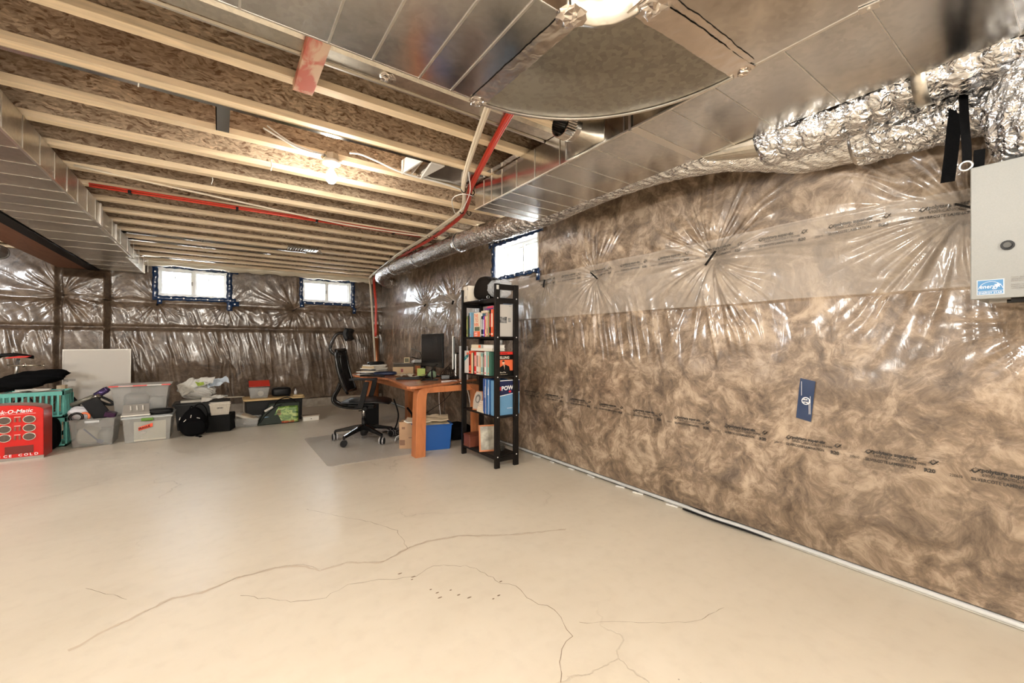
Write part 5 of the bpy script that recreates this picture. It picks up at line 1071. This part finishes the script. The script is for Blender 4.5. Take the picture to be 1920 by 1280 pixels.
# bottom shelf
zb = SZ[4]+.001
t = thing('brown_box','reddish brown leatherette box sticking out of the bottom shelf','box',(X0+.03,3.80,zb),0)
b = B(); b.box(-.06,.17,-.065,.065,0,.11); obj('box_body', b, mat('brown_leatherette',(.16,.045,.025),.4,bump=.2,gs=80), t, bev=.004); b = B(); b.box(-.062,.172,-.067,.067,.108,.13); obj('lid', b, pm((.13,.035,.02),.35), t, bev=.003)
t = thing('picture_frame','wooden picture frame leaning on the bottom shelf','frame',(X0+.06,3.50,zb)); t.rotation_euler = (R(-12),0,R(-20))
b = B(); 
for q in ((-.10,.10,-.008,.008,0,.016),(-.10,.10,-.008,.008,.244,.26),(-.10,-.084,-.008,.008,.016,.244),(.084,.10,-.008,.008,.016,.244)): b.box(*q)
obj('frame_border', b, M['wood_o'], t, bev=.002); b = B(); b.box(-.084,.084,-.003,.005,.016,.244); obj('picture', b, mat('faded_print',(.32,.30,.24),.3,grain=.5,gs=12), t)
b = B(); b.obb((2.26,3.40,zb+.045),(.10,.02,.075),(.25,.0,.2)); solo('silver_tin', b, pm((.42,.41,.38),.25,.9), 'small silvery tin lying at the near end of the bottom shelf', 'tin', bev=.012)
# on top of the bookcase
t = thing('white_carton','small white carton with curved line print on top of the bookcase','box',(X0+.07,3.885,SZ[0]+.001),R(-8))
b = B(); b.box(-.06,.07,-.075,.075,0,.165); obj('carton', b, pm((.66,.60,.50),.55), t, bev=.003); b = B(); b.box(-.0612,-.060,-.02,0,.03,.06); b.box(-.0612,-.06,-.06,-.04,.12,.15); obj('print_block', b, pm((.25,.24,.22)), t)
b = B(); b.tube([(-.0605,.06-.07*math.sin(q*1.6),.015+.14*q) for q in np.linspace(0,1,10)],.0015,4); b.tube([(-.0605,-.06+.035*math.sin(q*3),.015+.14*q) for q in np.linspace(0,1,10)],.0015,4); obj('curved_line', b, pm((.8,.78,.72)), t)
b = B(); V = []
n_,m_ = 9,26
for i in range(n_):
    xx_ = -.11+.22*i/(n_-1); sc = math.sqrt(max(0,1-((i/(n_-1)-.5)*2)**4))*.5+.5
    for k in range(m_):
        a = 2*math.pi*k/m_; y_ = .165*math.cos(a)*sc*(1-.18*math.sin(a)); z_ = .125*math.sin(a)*sc; V.append((2.255+xx_,3.64+y_*.95+z_*-.10,1.626+.122+z_+.004*math.sin(3*a)))
b.add(V,[(i*m_+k,(i+1)*m_+k,(i+1)*m_+(k+1)%m_,i*m_+(k+1)%m_) for i in range(n_-1) for k in range(m_)]+[tuple(range(m_)),tuple((n_-1)*m_+k for k in range(m_))[::-1]])
hb_ = solo('foam_cushion', b, mat('charcoal_foam',(.014,.011,.009),.9,spec=.08,bump=.5,gs=90), 'dark rounded foam cushion standing on top of the bookcase', 'cushion', smooth=True)
b = blob((2.265,3.43,1.627),(.22,.22,.19),51,.75,.28,24,32); o = solo('plastic_bag', b, M['polybag'], 'crumpled clear plastic bag on top of the bookcase at the near end', 'bag')
b = B(); b.tube([(2.17+.014*math.cos(a),3.50,1.645+.014*math.sin(a)) for a in np.linspace(0,6.28,14)],.003,6,False); solo('wire_coil', b, pm((.6,.6,.6),.3,1), 'little wire coil on top of the bookcase between cushion and bag', 'wire')

# ---------------------------------------------------------------- storage along the far wall
t = thing('whiteboard','large pale grey board with thin frame leaning on the far wall at left','board',(-1.42,8.17,0)); t.rotation_euler = (R(-3),0,0)
b = B(); b.box(-.345,.345,-.006,.010,0,1.09); obj('panel', b, pm((.60,.56,.50),.45), t); b = B()
for q in ((-.35,.35,-.012,.012,1.085,1.10),(-.35,.35,-.012,.012,0,.015),(-.35,-.338,-.012,.012,.015,1.085),(.338,.35,-.012,.012,.015,1.085)): b.box(*q)
obj('frame', b, pm((.52,.49,.44),.35,.3), t); b = B(); b.box(-.34,-.22,-.0068,-.006,.66,.69); b.cyl((-.30,-.006,.66),(-.30,-.02,.66),.008,n=8); obj('smudge', b, pm((.34,.32,.29),.6), t)
b = B(); b.box(-1.78,-1.70,8.0,8.12,0,.62); solo('timber_offcut', b, M['lumber'], 'short brown timber piece standing beside the pale board', 'timber')
# red drinks cooler
t = thing('drinks_cooler','bright red retro drinks dispenser with six round windows at the left edge','cooler',(-1.815,6.33,0)); RD = pm((.60,.008,.006),.28,0,.4)
W_ = .315; prof = [(-W_,0),(W_,0),(W_,.50)]+[(W_*math.cos(a),.50+.062*math.sin(a)) for a in np.linspace(.12,math.pi-.12,15)]+[(-W_,.50)]
b = B(); b.prism(prof,'y',0,.28); body = obj('body', b, RD, t, bev=.006)
b = B(); b.box(-W_-.002,W_+.002,-.004,.02,0,.030); obj('chrome_strip', b, pm((.42,.41,.38),.3,.9), t)
for cx0 in (-.12,.05,.218):
    for k,z in enumerate((.411,.323,.235)):
        b = B(); b.prism([(cx0+.046*math.cos(a*math.pi/14),z+.040*math.sin(a*math.pi/14)) for a in range(28)],'y',-.012,0); w_ = obj('round_window_ring', b, pm((.75,.72,.66),.2,.9), t, bev=.002)
        b = B(); b.prism([(cx0+.040*math.cos(a*math.pi/14),z+.033*math.sin(a*math.pi/14)) for a in range(28)],'y',-.014,-.011); obj('dark_pane', b, pm((.13,.10,.085),.12,.3), w_)
for cx0 in (-.035,.134):
    for k,z in enumerate((.41,.32,.23)):
        b = B(); b.box(cx0-.022,cx0-.008,-.008,0,z-.02,z+.02); b.box(cx0+.010,cx0+.024,-.008,0,z-.02,z+.02); obj('coin_slot', b, pm((.30,.12,.09),.3,.6), t)
        b = B(); b.box(cx0-.020,cx0+.022,-.006,0,z+.026,z+.032); obj('slot_label', b, pm((.8,.6,.55)), t)
b = B(); b.box(.05,.245,-.003,.0,.066,.145); obj('vent_panel', b, pm((.16,.02,.015),.4), t)
text('script_text','Drink-O-Matic',.052,M['print_w'],t,(-.075,-.002,.474),(1,0,.03),(.22,0,1),bold=.001,squeeze=1.0); b = B(); b.box(-.06,.26,-.002,0,.468,.470); obj('script_underline', b, M['print_w'], t)
for lx,lt_ in ((.012,'I'),(.040,'C'),(.076,'E'),(.140,'C'),(.178,'O'),(.218,'L'),(.250,'D')): text('letter',lt_,.034,M['print_w'],t,(lx,-.002,.040),bold=.0008,squeeze=1.15)
# teal crates
def crate(lb, loc, rz_, w, d, h, m):
    t = thing('plastic_crate',lb,'crate',loc,rz_,'teal plastic crates behind the red cooler'); b = B(); b.box(-w/2,w/2,-d/2,d/2,0,.012); obj('crate_base', b, m, t)
    b = B(); q = .02
    for z0,z1 in ((h-.045,h),(0,.03)):
        for r_ in ((-w/2,w/2,-d/2,-d/2+.012),(-w/2,w/2,d/2-.012,d/2),(-w/2,-w/2+.012,-d/2,d/2),(w/2-.012,w/2,-d/2,d/2)): b.box(*r_,z0,z1)
    obj('rim', b, m, t)
    n = 11; b = B()
    for k in range(n+1):
        x = -w/2+w*k/n; 
        for y in (-d/2+.004,d/2-.004): b.box(x-.008,x+.008,y-.004,y+.004,.03,h-.045)
    for k in range(9):
        y = -d/2+d*k/8
        for x in (-w/2+.004,w/2-.004): b.box(x-.004,x+.004,y-.008,y+.008,.03,h-.045)
    o = obj('slat_row', b, m, t); o['kind'] = 'stuff'; return t
TL = pm((.12,.42,.36),.45)
crate('teal slatted crate on top, holding tangled white cord',(-1.72,7.05,.335),0,.50,.36,.30,TL); crate('teal slatted crate underneath, beside the clear bin',(-1.70,7.05,0),0,.50,.36,.33,TL)
b = B(); rr = random.Random(8)
for k in range(4): b.tube(crom([(-1.75+rr.uniform(-.16,.14),7.05+rr.uniform(-.10,.10),.645+rr.uniform(-.005,.015)) for _ in range(8)],5),.006,5)
solo('tangled_cable', b, pm((.62,.60,.54),.6), 'tangled white cable heaped in the upper teal crate', 'cable', smooth=True)
b = crumple((-1.74,7.05,.615),.44,.30,.02,77); solo('grey_cloth', b, pm((.40,.42,.38),.8), 'grey cloth under the white cord in the upper teal crate', 'cloth', smooth=True)
b = blob((-1.55,6.78,0),(.14,.20,.34),61,.6,.08); solo('dark_bag', b, M['black_m'], 'dark bag squeezed between the red cooler and the first clear bin', 'bag', smooth=True)
# bicycle behind
t = thing('bicycle','dark bicycle with black and red saddle behind the teal crates','bicycle',(-2.0,7.45,0))
b = B(); V = []
for x,w,z in ((-.15,.075,1.0),(-.10,.085,1.045),(0,.07,1.05),(.10,.035,1.03),(.155,.018,1.015)):
    V.append([(x,w*math.cos(a),z+.022*math.sin(a)) for a in np.linspace(0,2*math.pi,14,endpoint=False)])
b.add([p for s_ in V for p in s_],[(i*14+k,i*14+(k+1)%14,(i+1)*14+(k+1)%14,(i+1)*14+k) for i in range(4) for k in range(14)]+[tuple(range(14))[::-1],tuple(56+k for k in range(14))]); sd_ = obj('saddle', b, M['black'], t, True)
b = B(); b.prism([(-.06,1.005),(.12,1.015),(.155,1.035),(.05,1.035),(-.04,1.02)],'y',-.083,-.055); obj('red_panel', b, pm((.60,.03,.02),.35), sd_, bev=.004)
b = B(); b.cyl((.0,0,.72),(.03,0,1.0),.016,n=12); obj('seat_post', b, pm((.5,.49,.46),.3,.9), t, True)
b = B(); b.cyl((-.05,-.03,.925),(.25,-.03,.915),.008,n=10); b.cyl((.08,-.03,.90),(.08,-.03,.94),.014,n=10); b.cyl((.235,-.03,.915),(.255,-.03,.915),.012,n=10); obj('quick_release_rod', b, pm((.72,.66,.55),.25,1), t, True)
b = B(); b.tube([(.0,0,.72),(-.45,0,.78)],.02,10); b.tube([(.0,0,.72),(-.12,0,.30)],.018,10); b.tube([(-.12,0,.30),(-.45,0,.72)],.022,10); b.tube([(-.44,0,.84),(-.52,0,.55),(-.58,0,.32)],.018,10); b.tube([(0,0,.70),(.25,0,.32),(-.12,0,.30)],.012,8); obj('frame', b, M['steel_dark'], t, True)
for x in (-.58,.25):
    b = B(); b.tube([(x+.29*math.cos(a),0,.32+.29*math.sin(a)) for a in np.linspace(0,2*math.pi,37)],.024,8,False); w_ = obj('wheel', b, M['black'], t, True); b = B()
    for k in range(12): a = k*math.pi/6; b.tube([(x,0,.32),(x+.28*math.cos(a),0,.32+.28*math.sin(a))],.0015,4)
    obj('spoke_set', b, pm((.6,.6,.6),.3,1), w_)
b = blob((-1.88,7.30,.64),(.62,.24,.19),66,.9,.5,30,44,flatb=True); 
for k in range(len(b.v)):
    x,y,z = b.v[k]; b.v[k] = (x,y,z+.16*(x+1.9))
solo('black_jacket', b, M['black_m'], 'black jacket heaped over the bicycle below its saddle', 'jacket', smooth=True)
# first clear bin
CLB = mat('smoky_clear_plastic',(.46,.46,.44),.2,alpha=.34,spec=.6)
t = thing('clear_bin','clear plastic bin without lid, stuffed with a vacuum cleaner, left of the green-handled bin','bin',(-1.20,6.86,0))
b = openbox(-.165,.165,-.17,.17,0,.32,.004,.025,.014); obj('bin_body', b, CLB, t, bev=.003); b = B(); b.box(-.06,.06,-.205,-.197,.275,.30); obj('front_lip', b, M['clear_lid'], t)
for k,(c,s_,cl,lb) in enumerate((((-1.25,6.84,.01),(.20,.24,.20),(.62,.60,.54),'cream soft bundle inside the first clear bin'),((-1.12,6.84,.01),(.12,.26,.16),(.30,.32,.30),'grey cloth inside the first clear bin'),((-1.27,6.80,.012),(.10,.12,.06),(.12,.30,.16),'small green item at the bottom of the first clear bin'))):
    b = blob(c,s_,70+k,.6,.1); solo('bin_content', b, pm(cl,.7), lb, 'bundle', smooth=True)
b = B(); b.tube([(-1.28,6.73,.20),(-1.15,6.72,.04)],.008,8); b.obb((-1.14,6.72,.045),(.05,.02,.045),(0,.5,0)); solo('blue_brush', b, pm((.10,.17,.32),.5), 'dark blue brush seen through the front of the first clear bin', 'brush')
t = thing('vacuum_cleaner','handheld vacuum cleaner with purple tube sticking out of the clear bin','vacuum cleaner',(-1.2,6.9,.3),world=True)
b = B(); b.cyl((-1.42,6.93,.46),(-1.20,6.90,.565),.028,n=14); obj('dust_tube', b, pm((.20,.19,.15),.3,.3), t, True)
b = B(); b.cyl((-1.21,6.90,.56),(-1.12,6.89,.625),.036,.038,n=20); b.cyl((-1.125,6.89,.62),(-1.10,6.888,.64),.038,.030,n=20); obj('purple_motor', b, pm((.07,.045,.13),.2,.5), t, True)
b = B(); b.tube([(-1.245,6.90,.50),(-1.20,6.89,.545),(-1.17,6.89,.575)],[.03,.04,.034],14); obj('chrome_collar', b, pm((.25,.23,.20),.2,.8), t, True)
b = B(); b.tube(crom([(-1.15,6.88,.54),(-1.09,6.87,.50),(-1.05,6.87,.455),(-1.10,6.87,.45),(-1.18,6.88,.50)],5),.014,8); obj('handle', b, M['black'], t, True)
b = B(); b.obb((-1.19,6.84,.41),(.15,.14,.26),(0,R(-28),R(10))); solo('black_case', b, mat('black_board',(.007,.007,.008),.5,spec=.2), 'black tilted case standing in the first clear bin', 'case', bev=.004)
t = thing('headphones','black headphones with orange inner pad lying in the clear bin','headphones',(-1.33,6.70,.30),world=True)
b = B(); b.tube([(-1.335+.052*math.cos(a),6.70,.345+.045*math.sin(a)) for a in np.linspace(0,2*math.pi,25)],.013,10,False); obj('ear_ring', b, M['black_g'], t, True)
b = B(); b.tube([(-1.27+.04*math.cos(a),6.71,.345+.042*math.sin(a)) for a in np.linspace(-.6,2.2,14)],.012,10); obj('orange_pad', b, pm((.80,.20,.08),.5), t, True)
b = blob((-1.33,6.84,.30),(.20,.14,.15),81,.7,.25); solo('white_plastic_bag', b, pm((.62,.62,.64),.4), 'white plastic bag hanging over the left rim of the first clear bin', 'bag', smooth=True)
b = B(); b.obb((-1.06,6.76,.345),(.10,.10,.06),(.1,.3,0)); solo('purple_device', b, pm((.05,.02,.05),.25), 'small dark purple device at the right rim of the first clear bin', 'device', bev=.01)
# green-handled bin
t = thing('lidded_bin','clear lidded bin with green latch and FRAGILE sticker on white paper','bin',(-.715,6.88,0))
b = openbox(-.205,.205,-.24,.24,0,.285,.004,.018,.004); obj('bin_body', b, mat('milky_clear_plastic',(.55,.55,.52),.25,alpha=.36), t, bev=.003)
b = B(); b.box(-.235,.235,-.27,.27,.286,.302); b.box(-.215,.215,-.25,.25,.302,.310); obj('lid', b, mat('pale_lid',(.60,.63,.63),.3,alpha=.8), t, bev=.003)
b = B(); b.box(-.055,.055,-.285,-.268,.255,.290); b.box(-.045,.045,-.292,-.284,.262,.272); obj('green_latch', b, pm((.12,.26,.03),.4), t, bev=.005)
V = lambda x,z: (x,-.236-.016*z/.285*1.0,z)
b = B(); b.add([V(-.125,.012),V(.17,.012),V(.17,.245),V(-.125,.245),V(-.125,.012)[:1]+(-.225,.012),(.17,-.225,.012),(.17,-.236,.245),(-.125,-.236,.245)],[(0,1,2,3),(7,6,5,4),(0,4,5,1),(3,2,6,7),(0,3,7,4),(1,5,6,2)]); pp_ = obj('paper_sheet', b, pm((.66,.61,.48),.7), t)
b = B(); V2 = lambda x,z: (x,-.2455-.0175*z/.285-.002,z); b.add([V2(-.082,.138),V2(.048,.178),V2(.048,.222),V2(-.082,.180)],[(0,1,2,3)]); st_ = obj('fragile_sticker', b, pm((.85,.11,.05),.5), pp_); sm = st_.modifiers.new('t','SOLIDIFY'); sm.thickness = .001
text('fragile_text','FRAGILE',.030,pm(BK),st_,(-.076,-.2605,.150),(1,0,.30),(-.3,0,1),bold=.0008,squeeze=.90); b = B(); b.add([V2(-.06,.10),V2(-.01,.105),V2(-.01,.122),V2(-.06,.117)],[(0,1,2,3)]); obj('small_print', b, pm((.45,.42,.38)), pp_)
# upper clear bin
t = thing('clear_bin','clear bin with red and white lid edge stacked on the green-handled bin','bin',(-.80,7.0,.311))
b = openbox(-.235,.235,-.15,.15,0,.345,.004,.03,.006); obj('bin_body', b, CLB, t, bev=.003)
b = B(); b.box(-.285,.285,-.20,.20,.346,.362); obj('lid', b, mat('white_lid',(.70,.66,.62),.35,alpha=.85), t, bev=.003)
b = B(); b.box(-.286,-.20,-.2015,-.19,.347,.3625); b.box(-.07,.06,-.2015,-.19,.347,.361); b.box(.20,.286,-.2015,-.19,.347,.3625); b.box(-.20,-.07,-.2013,-.19,.352,.356); obj('red_edge', b, pm((.62,.07,.06),.4), t)
b = blob((-.86,7.02,.318),(.24,.22,.24),91,.5,.12); solo('grey_sack', b, pm((.32,.31,.29),.7), 'grey sack inside the upper clear bin at left', 'sack', smooth=True)
b = blob((-.66,7.02,.318),(.18,.22,.19),92,.6,.25); solo('plastic_wrap', b, pm((.50,.50,.48),.35), 'crumpled plastic wrap inside the upper clear bin at right', 'wrap', smooth=True)
t = thing('cutlery_tray','flat grey tray with three slots on the lid of the green-handled bin','tray',(-.82,6.70,.312),R(4))
b = B(); b.box(-.13,.12,-.06,.07,0,.05); obj('tray_body', b, pm((.28,.26,.23),.5), t, bev=.004); b = B(); b.obb((-.005,.01,.085),(.24,.13,.012),(.75,0,0)); ld = obj('tray_lid', b, pm((.30,.28,.25),.5), t, bev=.002)
for k in range(3): b = B(); b.obb((-.055+.055*k,-.0,.092),(.010,.07,.012),(.75,0,.12)); obj('slot', b, pm((.75,.72,.66)), ld)
b = B(); b.box(-.14,.125,-.068,.07,.008,.018); obj('light_edge', b, pm((.66,.64,.58),.3,.3), t)
b = blob((-.60,6.72,.312),(.24,.12,.07),95,.6,.15); solo('black_tool_bag', b, M['black'], 'flat black pouch on the right of the green-handled bin lid', 'pouch', smooth=True)
# backpack
t = thing('backpack','black backpack with pale zip pulls standing on the floor beside the green-handled bin','backpack',(-.27,6.72,0))
b = blob((0,0,0),(.31,.20,.36),101,.75,.10,26,34)
for k in range(len(b.v)):
    x,y,z = b.v[k]; f_ = 1-.45*max(0,(z-.16)/.2); b.v[k] = (x*f_-.02*z,y*f_,z)
obj('pack_body', b, M['black_m'], t, True)
b = blob((.0,-.08,.02),(.24,.09,.19),102,.6,.06); obj('front_pocket', b, M['black_m'], t, True)
b = B(); b.tube(crom([(-.02,.03,.33),(.03,.03,.39),(.09,.03,.38),(.13,.03,.30),(.14,.02,.18)],6),.012,8,flat=.5); obj('shoulder_strap', b, M['black_m'], t, True)
b = B(); b.tube(crom([(-.05,.0,.34),(-.03,.0,.375),(.0,.0,.345)],5),.007,6); obj('grab_loop', b, M['black_m'], t)
for k,(x,z,a) in enumerate(((-.03,.262,1.4),(-.09,.215,.8),(.045,.235,-.3),(-.14,.245,1.3))):
    b = B(); b.obb((x,-.112+.10*abs(z-.2),z),(.035,.006,.007),(0,-a,0)); obj('zip_pull', b, pm((.70,.66,.60),.5), t)
b = B(); b.tube([(.02,-.10,.008),(.08,-.16,.006),(.06,-.19,.006)],.008,6); obj('loose_strap', b, M['black_m'], t)
# large grey tote with papers
t = thing('grey_tote','large dark grey storage tote behind the backpack with papers on its lid','tote',(-.20,7.36,0))
b = openbox(-.27,.27,-.17,.17,0,.335,.006,.03,.008); obj('tote_body', b, pm((.045,.045,.045),.5), t, bev=.004); b = B(); b.box(-.325,.325,-.215,.215,.336,.358); b.box(-.29,.29,-.18,.18,.358,.368); obj('lid', b, pm((.05,.05,.05),.45), t, bev=.004)
b = B(); b.box(-.44,-.12,7.20,7.40,.369,.40); solo('flat_box', b, pm((.60,.57,.50),.6), 'flat white box lying on the grey tote lid', 'box', bev=.003)
b = blob((-.25,7.30,.401),(.50,.26,.20),111,.85,.38,26,40); 
for k in range(len(b.v)):
    x,y,z = b.v[k]; f_ = .72+.9*(z-.40); b.v[k] = (-.25+(x+.25)*f_,y,z)
solo('paper_bag', b, pm((.50,.49,.46),.6), 'crumpled grey white bag of papers on the flat box', 'bag')
for k,(x,y,z,w,d,ro,c_,tl,lb) in enumerate(((-.36,7.22,.47,.20,.16,.4,(.62,.60,.54),(.5,.9),'white sheet sticking up at the left of the paper heap'),(-.20,7.22,.575,.26,.16,-.2,(.70,.69,.64),(.1,.5),'white newspaper across the top of the paper heap'),(-.03,7.24,.56,.26,.14,.3,(.55,.62,.70),(.25,.5),'pale blue leaflet at the top right of the paper heap'),(-.22,7.15,.60,.10,.06,.5,(.42,.56,.08),(.2,.6),'lime green leaflet on top of the paper heap'),(-.06,7.17,.375,.30,.16,.0,(.60,.58,.53),(.1,.1),'curled newspaper hanging at the right of the tote lid'))):
    b = crumple((x,y,z),w,d,.05,k+120,ro,12,tl); o = solo('paper_sheet', b, pm(c_,.7), lb, 'paper', 'papers heaped on the grey tote'); s_ = o.modifiers.new('t','SOLIDIFY'); s_.thickness = .002
# woven basket on black fabric box
t = thing('white_basket','small off-white woven basket on the black fabric box','basket',(.0,6.90,.221))
b = openbox(-.098,.098,-.075,.075,0,.155,.004,.018,.006); obj('basket_body', b, pm((.60,.55,.47),.6), t, bev=.004)
b = B(); b.box(-.035,.035,-.0915,-.083,.085,.105); obj('handle_hole', b, pm((.12,.11,.10)), t, bev=.004)
b = B()
for k in range(12):
    x = -.10+.2*k/11; b.tube([(x*.95,-.0775,.01),(x*1.08,-.096,.14)],.0035,5)
for k in range(6): z = .02+.022*k; b.tube([(-.10-.002*k,-.078-.0026*k,z),(.10+.002*k,-.078-.0026*k,z)],.0025,5)
o = obj('weave', b, pm((.56,.51,.43),.6), t); o['kind'] = 'stuff'
b = B(); b.prism([(-.14,-.12),(.125,-.17),(.19,.05),(.19,.15),(-.12,.15)],'z',0,.22)
o = solo('black_fabric_box', b, mat('black_weave',(.013,.013,.013),.8,spec=.08,grain=.5,gs=260,bump=.5), 'black fabric storage box under the white basket', 'box', bev=.006); o.location = (.01,6.93,0)
# open clear box with books
t = thing('clear_box','low clear open box holding white notebooks right of the white basket','box',(.33,7.03,0),R(-12))
b = openbox(-.125,.125,-.10,.10,0,.13,.003,.02,.005); obj('box_body', b, CLB, t, bev=.002)
for k in range(3):
    b = B(); b.obb((.24+.06*k,7.10-.02*k,.15-.012*k),(.22,.14,.014),(.1,R(24),R(-14)))
    solo('notebook', b, [pm((.62,.58,.50)),pm((.66,.64,.58)),pm((.55,.48,.36))][k], ['cream notebook leaning at the left in the low clear box','white notebook leaning in the middle of the low clear box','tan edged notebook leaning at the right in the low clear box'][k], 'notebook', 'notebooks in the low clear box', bev=.002)
b = blob((.36,7.00,.006),(.18,.12,.09),131,.7,.2); solo('clear_wrap', b, M['polybag'], 'clump of clear wrap in the low clear box', 'wrap')
b = B(); b.tube([(.05,7.65,.36),(.30,7.60,.36),(.30,7.60,.0)],.012,8); solo('white_stand', b, M['cream'], 'cream bent tube stand behind the notebooks', 'stand', smooth=False)
# black crate with wooden lid
t = thing('wood_lid_crate','black storage crate with a pale wooden lid near the middle of the far wall','crate',(.68,7.36,0))
b = openbox(-.36,.36,-.19,.19,0,.335,.008,.01,.006); obj('crate_body', b, M['black'], t, bev=.004); b = B(); b.prism(rrect(-.405,.405,-.235,.235,.05),'z',.336,.362); obj('wooden_lid', b, lumber('pine_lid',(.60,.42,.20),False,False,(2,8,8)), t, bev=.004)
t = thing('lidded_box','small clear box with raised red lid on the wooden lid','box',(.48,7.33,.363))
b = openbox(-.11,.11,-.08,.08,0,.15,.003,.02,.006); obj('box_body', b, CLB, t, bev=.002); b = B(); b.obb((.01,.06,.205),(.27,.16,.014),(R(28),0,0)); obj('red_lid', b, pm((.50,.035,.02),.4), t, bev=.004)
b = B(); b.lathe([(.04,0),(.04,.022)],n=24); o = obj('white_roll', b, pm((.70,.66,.58)), t); o.rotation_euler = (R(90),0,0); o.location = (.02,-.045,.065)
b = blob((.78,7.36,.363),(.26,.20,.135),141,.45,.05); solo('black_pouch', b, M['black'], 'black boxy pouch on the wooden lid', 'pouch', smooth=True)
b = B(); b.lathe([(.022,0),(.022,.06),(.008,.08),(.008,.10)],(.975,7.33,.363),14); solo('small_bottle', b, pm((.62,.62,.64),.3), 'tiny grey white bottle at the right of the wooden lid', 'bottle', smooth=True)
b = B(); b.box(.93,1.07,7.20,7.30,.363,.380); solo('tan_block', b, pm((.52,.38,.20),.6), 'small tan block at the right front of the wooden lid', 'block', bev=.003)
b = B(); b.obb((.86,7.22,.375),(.05,.05,.02)); solo('dark_puck', b, M['black'], 'small black puck on the front of the wooden lid', 'puck', bev=.004)
# shopping bag
t = thing('shopping_bag','reusable shopping bag with green grass print and black handle leaning on the black crate','bag',(.70,7.02,0))
b = B(); b.hexa([(-.27,-.07),(.27,-.09),(.27,.06),(-.27,.06)],0,[(-.10,-.03),(.29,-.05),(.29,.05),(-.10,.05)],.30); obj('bag_body', b, pm((.02,.028,.02),.45), t, bev=.012)
Pq = lambda x,z: (x,-.0755-.012*(x/.27)+.04*(z/.30)-.004,z)
b = B(); g = np.array([[Pq(-.10+.36*i/10+.10*(j/8)*(1-i/10),.015+.235*j/8) for j in range(9)] for i in range(11)]); b.grid(g); gm = mat('grass_print',(.2,.3,.05),.4); tt = NT(gm); tt.L(tt.ramp(tt.noise(tt.coord(False,(1,1,1.5)),11,6,1.5),[(.36,(.03,.09,.015)),(.5,(.14,.27,.035)),(.62,(.42,.50,.16))]), tt.p.inputs['Base Color']); o = obj('grass_print', b, gm, t, True); o.modifiers.new('t','SOLIDIFY').thickness = .002
b = B(); b.add([Pq(-.20,.045),Pq(-.115,.03),Pq(-.10,.115),Pq(-.17,.12)],[(0,1,2,3)]); o = obj('blue_patch', b, pm((.16,.36,.55),.4), t); o.modifiers.new('t','SOLIDIFY').thickness = .006
b = B(); b.add([Pq(-.03,.12),Pq(.04,.13),Pq(.03,.21),Pq(-.01,.20)],[(0,1,2,3)]); o = obj('orange_patch', b, pm((.62,.36,.18),.4), t); o.modifiers.new('t','SOLIDIFY').thickness = .007
text('red_text','FRESH CO',.036,pm((.60,.03,.03)),t,(.04,-.094,.014),bold=.001)
b = B(); b.tube(crom([(-.06,-.03,.24),(.0,-.04,.34),(.10,-.045,.375),(.20,-.04,.34),(.26,-.03,.25)],6),.014,8,flat=.5); obj('handle', b, M['black_m'], t, True)
b = B(); b.tube(crom([(-.23,-.085,.04),(-.16,-.07,.14),(-.05,-.06,.24),(.05,-.05,.28)],5),.010,6,flat=.5); obj('strap', b, M['black'], t, True)
b = B(); b.obb((-.12,-.045,.225),(.12,.012,.03),(0,-.5,0)); obj('white_trim', b, pm((.55,.53,.48)), t, bev=.004)
b = B(); b.box(1.03,1.25,6.96,7.10,0,.062); wb = solo('white_drawer_box', b, pm((.66,.64,.58),.5), 'low white box with a black knob on the floor right of the shopping bag', 'box', bev=.004)
b = B(); b.box(1.02,1.26,6.99,7.11,.062,.074); obj('lid', b, pm((.34,.27,.20),.6), wb); b = B(); b.cyl((1.14,6.96,.03),(1.14,6.95,.03),.006,n=10); obj('knob', b, M['black'], wb)
b = B(); b.tube(crom([(1.35,8.44,.165),(1.6,8.43,.175),(1.8,8.44,.16)],6),.004,5); solo('wall_cable', b, M['black'], 'thin dark cable along the foot of the far wall', 'cable')
